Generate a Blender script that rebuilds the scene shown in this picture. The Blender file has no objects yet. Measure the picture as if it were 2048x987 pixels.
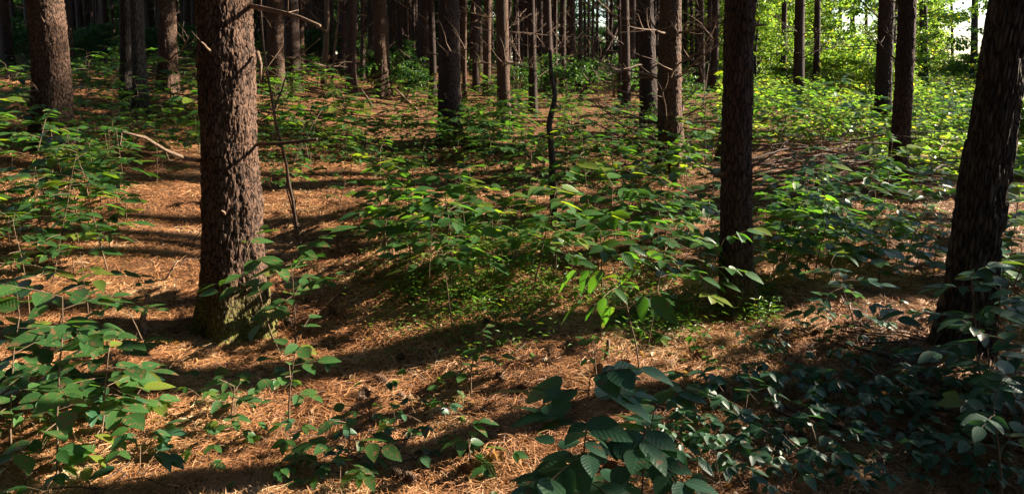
import bpy, math, random
import numpy as np
from mathutils import Vector, Matrix, Quaternion
rad = math.radians
random.seed(11); RNG = np.random.default_rng(11)
scene = bpy.context.scene
COL = scene.collection

# ------------------------------------------------------------------ camera
FPX, CX, HORIZON, PITCH = 1463.0, 1024.0, 130.0, rad(7.0)
CY = HORIZON + FPX * math.tan(PITCH)
EYE = Vector((0, 0, 1.5))
cam_d = bpy.data.cameras.new('camera'); cam = bpy.data.objects.new('camera', cam_d); COL.objects.link(cam)
cam_d.sensor_width = 36; cam_d.lens = 36 * FPX / 2048
cam_d.shift_y = -(493.5 - CY) / 2048
cam_d.clip_start = .05; cam_d.clip_end = 2000
cam.location = EYE; cam.rotation_euler = (rad(90) - PITCH, 0, 0)
scene.camera = cam

# ------------------------------------------------------------------ light
SUN_AZ, SUN_EL = rad(71), rad(26)
SUNV = Vector((math.sin(SUN_AZ) * math.cos(SUN_EL), math.cos(SUN_AZ) * math.cos(SUN_EL), math.sin(SUN_EL)))
world = bpy.data.worlds.new('World'); scene.world = world; world.use_nodes = True
wn = world.node_tree; wn.nodes.clear()
sky = wn.nodes.new('ShaderNodeTexSky'); sky.sky_type = 'NISHITA'; sky.sun_disc = False
sky.sun_elevation = SUN_EL; sky.sun_rotation = SUN_AZ; sky.air_density = 1.0; sky.dust_density = .3
bg = wn.nodes.new('ShaderNodeBackground'); bg.inputs['Strength'].default_value = .05
wo = wn.nodes.new('ShaderNodeOutputWorld')
wn.links.new(sky.outputs[0], bg.inputs[0]); wn.links.new(bg.outputs[0], wo.inputs[0])
sl = bpy.data.lights.new('sun', 'SUN'); sl.energy = 5.0; sl.angle = rad(.5); sl.color = (1, .88, .70)
so = bpy.data.objects.new('sun', sl); COL.objects.link(so)
so.rotation_mode = 'QUATERNION'; so.rotation_quaternion = SUNV.to_track_quat('Z', 'Y')
so.location = SUNV * 60
vs = scene.view_settings
vs.view_transform = 'Standard'; vs.look = 'None'; vs.gamma = 1; vs.use_curve_mapping = False; vs.exposure = 2.15
scene.cycles.max_bounces = 6; scene.cycles.diffuse_bounces = 1; scene.cycles.glossy_bounces = 2
scene.cycles.transmission_bounces = 3; scene.cycles.transparent_max_bounces = 4
scene.cycles.sample_clamp_indirect = 4.0

# ------------------------------------------------------------------ terrain
def sm(t):
    t = np.clip(t, 0, 1); return t * t * (3 - 2 * t)
_ph = RNG.uniform(0, 6.28, 12)
def ground_np(x, y):
    x = np.asarray(x, float); y = np.asarray(y, float)
    fwd = np.where(y > 4, (y - 4), 0)
    slope = .045 - .02 * sm((x - 2) / 8)
    z = slope * 40 * (1 - np.exp(-fwd / 40.0))
    z = z + .95 * sm((-x - 1.3) / 6.5) * sm((y + 1) / 6)
    fade = 1 / (1 + (np.hypot(x, y) / 60) ** 2)
    z = z + fade * (.035 * np.sin(x * 1.3 + _ph[0]) * np.sin(y * 1.05 + _ph[1]) + .022 * np.sin(x * 2.9 + y * 1.1 + _ph[2])
         + .016 * np.sin(y * 3.7 - x * .8 + _ph[3]) + .05 * np.sin(x * .45 + _ph[4]) * np.sin(y * .5 + _ph[5]))
    return z
def gz(x, y): return float(ground_np(x, y))
RIGHT = Vector((1, 0, 0)); FWD = Vector((0, math.cos(PITCH), -math.sin(PITCH))); UP = Vector((0, math.sin(PITCH), math.cos(PITCH)))
def ray(u, v): return FWD + RIGHT * ((u - CX) / FPX) - UP * ((v - CY) / FPX)
def on_ground(u, v, far=90):
    d = ray(u, v); t = .5; s = .05
    while t < far:
        p = EYE + d * t
        if p.z <= gz(p.x, p.y): break
        t += s * (1 + t * .15)
    lo, hi = max(t - s * (1 + t * .2), 0), t
    for _ in range(14):
        m = (lo + hi) / 2; p = EYE + d * m
        if p.z <= gz(p.x, p.y): hi = m
        else: lo = m
    p = EYE + d * hi
    return Vector((p.x, p.y, gz(p.x, p.y)))
def at_depth(u, v, Y):
    d = ray(u, v); return EYE + d * (Y / d.y)

# ------------------------------------------------------------------ mesh helpers
def mesh_np(name, V, F, uv=None, attrs=None, smooth=True):
    """V (n,3); F list of (k,m) index arrays; uv per vertex; attrs: dict of per-vertex floats"""
    me = bpy.data.meshes.new(name)
    V = np.asarray(V, np.float32); F = [np.asarray(f, np.int32) for f in F if len(f)]
    loops = np.concatenate([f.ravel() for f in F]); tot = np.concatenate([np.full(len(f), f.shape[1], np.int32) for f in F])
    start = np.concatenate([[0], np.cumsum(tot)[:-1]]).astype(np.int32)
    me.vertices.add(len(V)); me.vertices.foreach_set('co', V.ravel())
    me.loops.add(len(loops)); me.loops.foreach_set('vertex_index', loops)
    me.polygons.add(len(tot)); me.polygons.foreach_set('loop_start', start)
    if uv is not None:
        l = me.uv_layers.new(name='UVMap'); l.data.foreach_set('uv', np.asarray(uv, np.float32)[loops].ravel())
    for k, a in (attrs or {}).items():
        at = me.attributes.new(k, 'FLOAT', 'POINT'); at.data.foreach_set('value', np.asarray(a, np.float32))
    me.update(calc_edges=True)
    if smooth: me.polygons.foreach_set('use_smooth', np.ones(len(tot), bool))
    me.validate()
    return me
class Tubes:
    """collects tapered bent tubes into one mesh"""
    def __init__(s): s.V = []; s.F = []; s.UV = []; s.n = 0
    def add(s, pts, rs, k=6, cap=True):
        pts = [Vector(p) for p in pts]; m = len(pts)
        ref = None; ang = np.linspace(0, 2 * math.pi, k, endpoint=False); L = 0
        for i, p in enumerate(pts):
            t = (pts[min(i + 1, m - 1)] - pts[max(i - 1, 0)])
            t = t.normalized() if t.length > 1e-9 else Vector((0, 0, 1))
            if ref is None: ref = t.orthogonal().normalized()
            ref = (ref - t * ref.dot(t)); ref = ref.normalized() if ref.length > 1e-6 else t.orthogonal().normalized()
            b = t.cross(ref)
            if i: L += (p - pts[i - 1]).length
            ring = np.array(p)[None] + rs[i] * (np.cos(ang)[:, None] * np.array(ref)[None] + np.sin(ang)[:, None] * np.array(b)[None])
            s.V.append(ring); s.UV.append(np.stack([ang * rs[0], np.full(k, L)], 1))
        j = np.arange(k); base = s.n
        for i in range(m - 1):
            a = base + i * k
            s.F.append(np.stack([a + j, a + (j + 1) % k, a + k + (j + 1) % k, a + k + j], 1))
        s.n += m * k
        if cap:
            tip = base + (m - 1) * k
            s.V.append(np.array([pts[-1], pts[0]])); s.UV.append(np.zeros((2, 2)))
            s.T = getattr(s, 'T', [])
            s.T.append(np.stack([tip + j, tip + (j + 1) % k, np.full(k, s.n)], 1))
            s.T.append(np.stack([base + (j + 1) % k, base + j, np.full(k, s.n + 1)], 1))
            s.n += 2
    def mesh(s, name):
        F = [np.concatenate(s.F)]
        if getattr(s, 'T', None): F.append(np.concatenate(s.T))
        return mesh_np(name, np.concatenate(s.V), F, np.concatenate(s.UV))
def obj(name, me, mat, parent=None, loc=None, rot=None, scale=None):
    o = bpy.data.objects.new(name, me); COL.objects.link(o)
    if mat and not me.materials: me.materials.append(mat)
    if parent: o.parent = parent
    if loc is not None: o.location = loc
    if rot is not None: o.rotation_euler = rot
    if scale is not None: o.scale = (scale,) * 3 if isinstance(scale, (int, float)) else scale
    return o
def tag(o, label, cat, group=None, kind=None):
    if label: o['label'] = label
    if cat: o['category'] = cat
    if group: o['group'] = group
    if kind: o['kind'] = kind
    return o
def thing(name, label, cat, loc=(0, 0, 0), group=None):
    o = bpy.data.objects.new(name, None); COL.objects.link(o); o.location = loc; o.empty_display_size = .2
    return tag(o, label, cat, group)
def copy_thing(root, loc, rz, sc, label=None, group=None, tilt=(0, 0)):
    r = root.copy(); COL.objects.link(r); r.location = loc; r.rotation_euler = (tilt[0], tilt[1], rz)
    r.scale = (sc,) * 3 if isinstance(sc, (int, float)) else sc
    if label: r['label'] = label
    if group: r['group'] = group
    for ch in root.children:
        c = ch.copy(); COL.objects.link(c); c.parent = r
    return r

# ------------------------------------------------------------------ materials
def new_mat(name):
    m = bpy.data.materials.new(name); m.use_nodes = True; nt = m.node_tree; nt.nodes.clear()
    return m, nt
def N(nt, t, **kw):
    n = nt.nodes.new(t)
    for k, v in kw.items():
        if k in n.inputs.keys() if isinstance(k, str) else False: n.inputs[k].default_value = v
        else: setattr(n, k, v)
    return n
def ramp(nt, src, stops):
    r = nt.nodes.new('ShaderNodeValToRGB'); e = r.color_ramp.elements
    while len(e) < len(stops): e.new(.5)
    for i, (p, c) in enumerate(stops): e[i].position = p; e[i].color = (*c, 1)
    nt.links.new(src, r.inputs[0]); return r.outputs[0]
def mth(nt, op, a, b=None, clamp=False):
    n = nt.nodes.new('ShaderNodeMath'); n.operation = op; n.use_clamp = clamp
    for i, x in enumerate((a, b)):
        if x is None: continue
        if isinstance(x, (int, float)): n.inputs[i].default_value = x
        else: nt.links.new(x, n.inputs[i])
    return n.outputs[0]
def mix(nt, f, a, b, blend='MIX'):
    n = nt.nodes.new('ShaderNodeMix'); n.data_type = 'RGBA'; n.blend_type = blend
    for sock, x in ((n.inputs['Factor'], f), (n.inputs[6], a), (n.inputs[7], b)):
        if isinstance(x, (int, float)): sock.default_value = x
        elif isinstance(x, tuple): sock.default_value = (*x, 1)
        else: nt.links.new(x, sock)
    return n.outputs[2]
def bark_material(name, plate, furrow, sx, sy, edge=.15, warp=.85, moss=None, bump=.9, dist=.012):
    m, nt = new_mat(name); L = nt.links.new
    uv = N(nt, 'ShaderNodeUVMap'); uv.uv_map = 'UVMap'
    mp = N(nt, 'ShaderNodeMapping'); mp.inputs['Scale'].default_value = (sx, sy, 1); L(uv.outputs[0], mp.inputs[0])
    oi = N(nt, 'ShaderNodeObjectInfo')
    nz = N(nt, 'ShaderNodeTexNoise'); nz.inputs['Scale'].default_value = 1.1; nz.inputs['Detail'].default_value = 5; L(mp.outputs[0], nz.inputs['Vector'])
    add = N(nt, 'ShaderNodeVectorMath'); add.operation = 'MULTIPLY_ADD'; L(nz.outputs['Color'], add.inputs[0]); add.inputs[1].default_value = (warp,) * 3
    L(mp.outputs[0], add.inputs[2])
    vo = N(nt, 'ShaderNodeTexVoronoi'); vo.feature = 'DISTANCE_TO_EDGE'; vo.inputs['Scale'].default_value = 1; L(add.outputs[0], vo.inputs['Vector'])
    vc = N(nt, 'ShaderNodeTexVoronoi'); vc.inputs['Scale'].default_value = 1; L(add.outputs[0], vc.inputs['Vector'])
    fine = N(nt, 'ShaderNodeTexNoise'); fine.inputs['Scale'].default_value = 3.5; fine.inputs['Detail'].default_value = 6; fine.inputs['Roughness'].default_value = .7; L(mp.outputs[0], fine.inputs['Vector'])
    e = mth(nt, 'DIVIDE', vo.outputs['Distance'], edge, True)
    big = N(nt, 'ShaderNodeTexNoise'); big.inputs['Scale'].default_value = .14; big.inputs['Detail'].default_value = 3; L(mp.outputs[0], big.inputs['Vector'])
    pl = ramp(nt, fine.outputs[0], [(.25, tuple(c * .62 for c in plate)), (.5, plate), (.8, tuple(min(1, c * 1.5) for c in plate))])
    pl = mix(nt, mth(nt, 'MULTIPLY', vc.outputs['Color'], .35), pl, tuple(min(1, c * 1.5 + .02) for c in plate))
    pl = mix(nt, ramp(nt, big.outputs[0], [(.42, (0, 0, 0)), (.62, (.6, .6, .6))]), pl, tuple(c * .5 + .01 for c in plate))
    col = mix(nt, e, furrow, pl)
    br = mth(nt, 'MULTIPLY_ADD', oi.outputs['Random'], .4); nt.nodes[-1].inputs[2].default_value = .78
    hs = N(nt, 'ShaderNodeHueSaturation'); L(col, hs.inputs['Color']); L(br, hs.inputs['Value']); col = hs.outputs[0]
    if moss:
        at = N(nt, 'ShaderNodeAttribute'); at.attribute_name = 'moss'
        mf = mth(nt, 'MULTIPLY', at.outputs['Fac'], ramp(nt, fine.outputs[0], [(.45, (0, 0, 0)), (.6, (1, 1, 1))]), True)
        col = mix(nt, mf, col, moss)
    h = mth(nt, 'ADD', mth(nt, 'MULTIPLY', e, .8), mth(nt, 'MULTIPLY', fine.outputs[0], .55))
    bp = N(nt, 'ShaderNodeBump'); bp.inputs['Strength'].default_value = bump; bp.inputs['Distance'].default_value = dist; L(h, bp.inputs['Height'])
    p = N(nt, 'ShaderNodeBsdfPrincipled'); p.inputs['Roughness'].default_value = .85; p.inputs['Specular IOR Level'].default_value = .25
    L(col, p.inputs['Base Color']); L(bp.outputs[0], p.inputs['Normal'])
    o = N(nt, 'ShaderNodeOutputMaterial'); L(p.outputs[0], o.inputs[0]); return m
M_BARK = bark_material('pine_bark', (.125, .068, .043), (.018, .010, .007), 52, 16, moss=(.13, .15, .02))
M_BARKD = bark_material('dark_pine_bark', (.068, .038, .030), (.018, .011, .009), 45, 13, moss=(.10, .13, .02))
M_BARKG = bark_material('grey_hardwood_bark', (.11, .085, .068), (.02, .016, .014), 60, 9, edge=.25, warp=.5)
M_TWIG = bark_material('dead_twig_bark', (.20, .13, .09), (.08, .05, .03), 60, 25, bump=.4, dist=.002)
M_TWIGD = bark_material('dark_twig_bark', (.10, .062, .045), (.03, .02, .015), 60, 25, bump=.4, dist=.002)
M_STEM = bark_material('seedling_stem', (.17, .11, .07), (.10, .07, .04), 90, 30, bump=.2, dist=.001)

def leaf_material(name, base, trans, gloss=.35, veins=True, spots=.0, yellow=.06, rough=.42, tw=.42):
    m, nt = new_mat(name); L = nt.links.new
    at = N(nt, 'ShaderNodeAttribute'); at.attribute_name = 'tint'
    oi = N(nt, 'ShaderNodeObjectInfo')
    uv = N(nt, 'ShaderNodeUVMap'); uv.uv_map = 'UVMap'
    sp = N(nt, 'ShaderNodeSeparateXYZ'); L(uv.outputs[0], sp.inputs[0])
    t = at.outputs['Fac']
    var = ramp(nt, t, [(0, (.62, .72, .70)), (.5, (1, 1, 1)), (1 - yellow * 1.6, (1.25, 1.15, .9)), (1 - yellow * .6, (3.2, 1.6, .8))])
    ov = mth(nt, 'MULTIPLY_ADD', oi.outputs['Random'], .45); nt.nodes[-1].inputs[2].default_value = .78
    col = mix(nt, 1.0, base, var, 'MULTIPLY'); tr = mix(nt, 1.0, trans, var, 'MULTIPLY')
    hs = N(nt, 'ShaderNodeHueSaturation'); L(col, hs.inputs['Color']); L(ov, hs.inputs['Value']); col = hs.outputs[0]
    nrm = None
    if veins:
        ax = mth(nt, 'ABSOLUTE', mth(nt, 'SUBTRACT', sp.outputs[0], .5))
        side = mth(nt, 'SINE', mth(nt, 'MULTIPLY', mth(nt, 'SUBTRACT', sp.outputs[1], mth(nt, 'MULTIPLY', ax, .7)), 44))
        vein = mth(nt, 'POWER', mth(nt, 'ABSOLUTE', side), 7)
        mid = mth(nt, 'LESS_THAN', ax, .022)
        vm = mth(nt, 'MAXIMUM', mth(nt, 'MULTIPLY', mth(nt, 'GREATER_THAN', side, .95), .10), mth(nt, 'MULTIPLY', mid, .45))
        col = mix(nt, vm, col, tuple(min(1, c * 2.1 + .02) for c in base))
        bp = N(nt, 'ShaderNodeBump'); bp.inputs['Strength'].default_value = .13; bp.inputs['Distance'].default_value = .003
        L(mth(nt, 'ADD', side, mth(nt, 'MULTIPLY', mid, -2.)), bp.inputs['Height']); nrm = bp.outputs[0]
        if spots > 0:
            tc = N(nt, 'ShaderNodeTexCoord'); sn = N(nt, 'ShaderNodeTexNoise'); sn.inputs['Scale'].default_value = 38; sn.inputs['Detail'].default_value = 2
            L(tc.outputs['Object'], sn.inputs['Vector'])
            sf = ramp(nt, sn.outputs[0], [(.66 - spots * .1, (0, 0, 0)), (.70, (1, 1, 1))])
            col = mix(nt, sf, col, (.22, .12, .06)); tr = mix(nt, sf, tr, (.2, .1, .03))
    p = N(nt, 'ShaderNodeBsdfPrincipled'); p.inputs['Roughness'].default_value = rough; p.inputs['Specular IOR Level'].default_value = gloss
    L(col, p.inputs['Base Color'])
    tl = N(nt, 'ShaderNodeBsdfTranslucent'); L(tr, tl.inputs['Color'])
    if nrm: L(nrm, p.inputs['Normal'])
    mx = N(nt, 'ShaderNodeMixShader'); mx.inputs[0].default_value = tw; L(p.outputs[0], mx.inputs[1]); L(tl.outputs[0], mx.inputs[2])
    o = N(nt, 'ShaderNodeOutputMaterial'); L(mx.outputs[0], o.inputs[0]); return m
M_LEAF = leaf_material('seedling_leaf', (.036, .10, .028), (.12, .32, .02), rough=.34, gloss=.75, spots=.35, yellow=.08)
M_LEAFD = leaf_material('sky_tinted_glossy_leaf', (.042, .12, .062), (.06, .18, .035), gloss=.8, rough=.42, spots=.3, yellow=.02)  # bluish base colour stands in for sky sheen on the shaded leaves
M_LEAFS = leaf_material('spotted_sapling_leaf', (.04, .105, .03), (.08, .22, .02), gloss=.4, spots=1.0, yellow=.03)
M_LEAFY = leaf_material('sunny_broadleaf', (.085, .17, .028), (.28, .47, .045), veins=False, gloss=.35, yellow=.05, tw=.5)  # brighter twin of the forest leaf, sunlight put into its colour
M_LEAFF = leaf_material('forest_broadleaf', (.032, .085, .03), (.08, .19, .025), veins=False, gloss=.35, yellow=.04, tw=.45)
M_NEEDLEG = leaf_material('green_pine_needles', (.03, .06, .02), (.03, .06, .015), veins=False, gloss=.2, yellow=.0, tw=.25)
M_GRASS = leaf_material('stilt_grass_blade', (.06, .14, .025), (.14, .30, .03), veins=False, gloss=.35, yellow=.04)

def needle_material():
    m, nt = new_mat('fallen_pine_needles'); L = nt.links.new
    at = N(nt, 'ShaderNodeAttribute'); at.attribute_name = 'tint'
    c = ramp(nt, at.outputs['Fac'], [(0, (.045, .02, .012)), (.2, (.14, .058, .028)), (.4, (.33, .14, .055)), (.65, (.47, .22, .09)), (.9, (.58, .32, .15)), (1, (.62, .46, .28))])
    p = N(nt, 'ShaderNodeBsdfPrincipled'); p.inputs['Roughness'].default_value = .55; p.inputs['Specular IOR Level'].default_value = .35
    L(c, p.inputs['Base Color']); o = N(nt, 'ShaderNodeOutputMaterial'); L(p.outputs[0], o.inputs[0]); return m
M_NEEDLE = needle_material()
def ground_material():
    m, nt = new_mat('needle_litter_floor'); L = nt.links.new
    tc = N(nt, 'ShaderNodeTexCoord'); P = tc.outputs['Object']
    cols = None; hs_ = None
    for i, (a, s, st) in enumerate(((.3, 30, 7), (-.7, 34, 8), (1.3, 26, 6), (2.2, 30, 7))):
        mp = N(nt, 'ShaderNodeMapping'); mp.inputs['Rotation'].default_value = (0, 0, a); mp.inputs['Scale'].default_value = (s * st, s, 1); L(P, mp.inputs[0])
        w = N(nt, 'ShaderNodeTexNoise'); w.inputs['Scale'].default_value = .5; w.inputs['Detail'].default_value = 1.5; L(mp.outputs[0], w.inputs['Vector'])
        hs_ = w.outputs[0] if hs_ is None else mth(nt, 'MAXIMUM', hs_, w.outputs[0])
    big = N(nt, 'ShaderNodeTexNoise'); big.inputs['Scale'].default_value = 1.7; big.inputs['Detail'].default_value = 5; L(P, big.inputs['Vector'])
    md = N(nt, 'ShaderNodeTexNoise'); md.inputs['Scale'].default_value = 14; md.inputs['Detail'].default_value = 6; md.inputs['Roughness'].default_value = .7; L(P, md.inputs['Vector'])
    c = ramp(nt, hs_, [(.5, (.07, .03, .014)), (.6, (.20, .085, .036)), (.7, (.38, .175, .075)), (.82, (.52, .31, .15))])
    c = mix(nt, ramp(nt, md.outputs[0], [(.40, (.9, .9, .9)), (.56, (0, 0, 0))]), c, (.06, .03, .016))
    c = mix(nt, ramp(nt, big.outputs[0], [(.5, (0, 0, 0)), (.72, (.6, .6, .6))]), c, (.14, .075, .04))
    h = mth(nt, 'ADD', mth(nt, 'MULTIPLY', hs_, .3), mth(nt, 'MULTIPLY', md.outputs[0], 1.4))
    bp = N(nt, 'ShaderNodeBump'); bp.inputs['Strength'].default_value = 1; bp.inputs['Distance'].default_value = .035; L(h, bp.inputs['Height'])
    p = N(nt, 'ShaderNodeBsdfPrincipled'); p.inputs['Roughness'].default_value = .9; p.inputs['Specular IOR Level'].default_value = .15
    L(c, p.inputs['Base Color']); L(bp.outputs[0], p.inputs['Normal'])
    o = N(nt, 'ShaderNodeOutputMaterial'); L(p.outputs[0], o.inputs[0]); return m
M_GROUND = ground_material()
def flat_mat(name, a, b, scale=30, rough=.8):
    m, nt = new_mat(name); L = nt.links.new
    tc = N(nt, 'ShaderNodeTexCoord'); n = N(nt, 'ShaderNodeTexNoise'); n.inputs['Scale'].default_value = scale; n.inputs['Detail'].default_value = 5; L(tc.outputs['Object'], n.inputs['Vector'])
    c = ramp(nt, n.outputs[0], [(.35, a), (.65, b)]); bp = N(nt, 'ShaderNodeBump'); bp.inputs['Distance'].default_value = .01; L(n.outputs[0], bp.inputs['Height'])
    p = N(nt, 'ShaderNodeBsdfPrincipled'); p.inputs['Roughness'].default_value = rough; L(c, p.inputs['Base Color']); L(bp.outputs[0], p.inputs['Normal'])
    o = N(nt, 'ShaderNodeOutputMaterial'); L(p.outputs[0], o.inputs[0]); return m
M_MOSS = flat_mat('bright_moss', (.10, .12, .015), (.26, .28, .03), 60)
M_CONE = flat_mat('pine_cone_scales', (.05, .025, .015), (.16, .09, .05), 80)
M_DRY = leaf_material('dry_fallen_leaf', (.35, .20, .09), (.35, .2, .05), veins=True, yellow=.0)

# ------------------------------------------------------------------ ground sheet
def axis(lims):
    out = []
    for a, b, s in lims: out.append(np.arange(a, b, s))
    return np.concatenate(out + [[lims[-1][1]]])
gx = axis([(-400, -60, 20), (-60, -20, 2), (-20, -6, .4), (-6, 6, .06), (6, 20, .4), (20, 60, 2), (60, 400, 20)])
gy = axis([(-300, -20, 20), (-20, 0, 1), (0, 1.8, .3), (1.8, 9, .06), (9, 20, .3), (20, 80, 2), (80, 500, 20)])
X, Y = np.meshgrid(gx, gy); Z = ground_np(X, Y)
near = sm((9 - Y) / 2) * sm((Y - 1.8) / .4) * sm((6 - abs(X)) / 1)
def vnoise(x, y, seed):
    xi = np.floor(x).astype(int); yi = np.floor(y).astype(int); fx = sm(x - xi); fy = sm(y - yi)
    def h(a, b): return np.modf(np.abs(np.sin(a * 127.1 + b * 311.7 + seed * 74.7) * 43758.5453))[0]
    return (h(xi, yi) * (1 - fx) + h(xi + 1, yi) * fx) * (1 - fy) + (h(xi, yi + 1) * (1 - fx) + h(xi + 1, yi + 1) * fx) * fy
bumps = (vnoise(X * 2.2, Y * 2.2, 1) - .5) * .05 + (vnoise(X * 6, Y * 6, 2) - .5) * .03 + (vnoise(X * 14, Y * 14, 3) - .5) * .012
Zb = Z + bumps * near
_gxi, _gyi = gx, gy
def ground_fine(x, y):
    """height of the meshed sheet, bumps included"""
    x = np.asarray(x, float); y = np.asarray(y, float)
    nr = sm((9 - y) / 2) * sm((y - 1.8) / .4) * sm((6 - abs(x)) / 1)
    return ground_np(x, y) + nr * ((vnoise(x * 2.2, y * 2.2, 1) - .5) * .05 + (vnoise(x * 6, y * 6, 2) - .5) * .03 + (vnoise(x * 14, y * 14, 3) - .5) * .012)
nx, ny = len(gx), len(gy); i = np.arange(ny - 1)[:, None] * nx + np.arange(nx - 1)[None]; i = i.ravel()
me = mesh_np('ground', np.stack([X.ravel(), Y.ravel(), Zb.ravel()], 1), [np.stack([i, i + 1, i + nx + 1, i + nx], 1)])
tag(obj('ground', me, M_GROUND), 'forest floor of orange brown pine needles', None, kind='structure')

# ------------------------------------------------------------------ bark geometry
def worley(u, v, per, seed):
    """F2-F1 of jittered cells; u periodic with integer period per"""
    ui = np.floor(u); vi = np.floor(v); f1 = np.full(u.shape, 9.); f2 = np.full(u.shape, 9.); idv = np.zeros(u.shape)
    for a in (-1, 0, 1):
        for b in (-1, 0, 1):
            cu = ui + a; cv = vi + b; cm = np.mod(cu, per)
            h1 = np.modf(np.abs(np.sin(cm * 12.9898 + cv * 78.233 + seed) * 43758.5453))[0]
            h2 = np.modf(np.abs(np.sin(cm * 39.346 + cv * 11.135 + seed * 1.7) * 24634.6345))[0]
            d = np.hypot(cu + h1 - u, cv + h2 - v)
            new = d < f1; f2 = np.where(new, f1, np.minimum(f2, d)); idv = np.where(new, np.modf(h1 * 17 + h2 * 5)[0], idv); f1 = np.where(new, d, f1)
    return f2 - f1, idv
def trunk_mesh(name, axis_pts, r0, taper, zfine, k=24, dz=.25, fine=False, height=17., flare=.35, flare_h=.6, seed=0, style='plate', moss=0., amp=.009, knots=(), sink=.25, knot_h=.07, cell=None):
    """axis_pts: function z -> (x,y) offset of the trunk axis; fine: geometry carries the plates"""
    zs = [-sink]
    while zs[-1] < zfine: zs.append(zs[-1] + dz)
    z = zs[-1]; st = dz
    while z < height: st = min(st * 1.5, 1.6); z += st; zs.append(min(z, height))
    zs = np.array(zs); th = np.linspace(0, 2 * math.pi, k, endpoint=False)
    T, ZZ = np.meshgrid(th, zs)
    R = r0 * (1 - taper * np.clip(ZZ, 0, None)) + r0 * flare * np.exp(-np.clip(ZZ, -.1, None) / flare_h * 2.0) * (1 + .45 * np.sin(T * 5 + seed) + .3 * np.sin(T * 3 + seed * 2.1))
    R = np.maximum(R, .012)
    R = R * (1 + .025 * np.sin(T * 2 + ZZ * .9 + seed) + .02 * np.sin(T * 3 - ZZ * 1.7 + seed * 3))
    for kz in knots: R = R + r0 * knot_h * np.exp(-((ZZ - kz) / .055) ** 2) * (.7 + .3 * np.sin(T * 4 + kz * 7))
    if fine:
        cw, chh = cell or ((.026, .075) if style == 'plate' else (.022, .22))
        per = max(6, int(round(2 * math.pi * r0 / cw)))
        u = T / (2 * math.pi) * per; v = ZZ / chh
        wu = (vnoise(u * .6 + 50, v * .9 + 9, seed + 5) - .5) * 1.1
        # keep the warp periodic round the trunk
        wfade = sm(np.minimum(T, 2 * math.pi - T) / .3)
        wu += (vnoise(u * 2.3 + 11, v * 2.6 + 5, seed + 2) - .5) * 1.0; u2 = u + wu * wfade; v2 = v + ((vnoise(u * .7 + 90, v + 31, seed + 7) - .5) * 1.3 + (vnoise(u * 2.1 + 3, v * 3 + 8, seed + 9) - .5) * .5) * wfade
        e, idv = worley(u2, v2, per, seed)
        pl = sm(e / (.12 + .45 * vnoise(u * .35 + 70, v * .5 + 4, seed + 3))) * (.45 + .75 * idv)
        ridge = (vnoise(u * .8 + 33, v * .22 + 8, seed + 11) - .5) * wfade + (vnoise(u * .25 + 5, v * .3 + 2, seed + 13) - .5) * wfade
        tex = vnoise(u * 4 + 9, v * 5, seed) - .5
        fade = sm((zfine + .3 - ZZ) / .3)
        R = R + (amp * (pl - .6) + amp * .5 * tex + amp * .8 * ridge) * fade
    ax = np.array([axis_pts(zz) for zz in zs])
    V = np.stack([ax[:, 0][:, None] + R * np.cos(T), ax[:, 1][:, None] + R * np.sin(T), ZZ], -1).reshape(-1, 3)
    # duplicate seam column for uv
    m = len(zs); V = V.reshape(m, k, 3); V = np.concatenate([V, V[:, :1]], 1); kk = k + 1
    Tu = np.concatenate([T, np.full((m, 1), 2 * math.pi)], 1); uv = np.stack([Tu * r0 + seed * 3.3, np.repeat(zs[:, None], kk, 1)], -1).reshape(-1, 2)
    ii = (np.arange(m - 1)[:, None] * kk + np.arange(k)[None]).ravel()
    F = np.stack([ii, ii + 1, ii + kk + 1, ii + kk], 1)
    V = V.reshape(-1, 3)
    ms = np.clip(1 - V[:, 2] / .35, 0, 1) * moss
    return mesh_np(name, V, [F], uv, {'moss': ms})

# dead branches: prototypes lying along +X
def dead_branch_mesh(L, r, seed, fork=True, droop=.0):
    rnd = random.Random(seed); t = Tubes(); n = 7
    pts = [Vector((0, 0, 0))]; d = Vector((1, 0, .15 - droop))
    for q in range(n):
        d = (d + Vector((0, rnd.uniform(-.22, .22), rnd.uniform(-.18, .2) - droop * .3))).normalized(); pts.append(pts[-1] + d * L / n)
    t.add(pts, [r * (1 - .85 * q / n) for q in range(n + 1)], 5)
    if fork:
        for q in range(rnd.randint(4, 8)):
            i = rnd.randint(1, n - 1); b = pts[i]; dd = (Vector((.8, rnd.uniform(-1, 1), rnd.uniform(-.5, .7)))).normalized(); ll = L * rnd.uniform(.15, .45); pp = [b]
            for w in range(4): dd = (dd + Vector((0, rnd.uniform(-.3, .3), rnd.uniform(-.2, .3)))).normalized(); pp.append(pp[-1] + dd * ll / 4)
            t.add(pp, [r * .5 * (1 - .17 * w) for w in range(5)], 4)
    return t.mesh('dead_branch')
STUBS = [dead_branch_mesh(l, r * 1.1, s, f) for l, r, s, f in ((.10, .011, 1, False), (.16, .010, 2, False), (.30, .010, 3, False), (.22, .009, 4, True))]
LIMBS = [dead_branch_mesh(l, r * 1.15, s, True, d) for l, r, s, d in ((.8, .012, 11, 0), (1.2, .013, 12, .1), (.6, .009, 13, -.1), (1.0, .011, 14, .2), (1.5, .014, 15, -.05))]
for m_ in STUBS + LIMBS: m_.materials.append(M_TWIG)
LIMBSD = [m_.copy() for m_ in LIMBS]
for m_ in LIMBSD: m_.materials.clear(); m_.materials.append(M_TWIGD)

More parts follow.
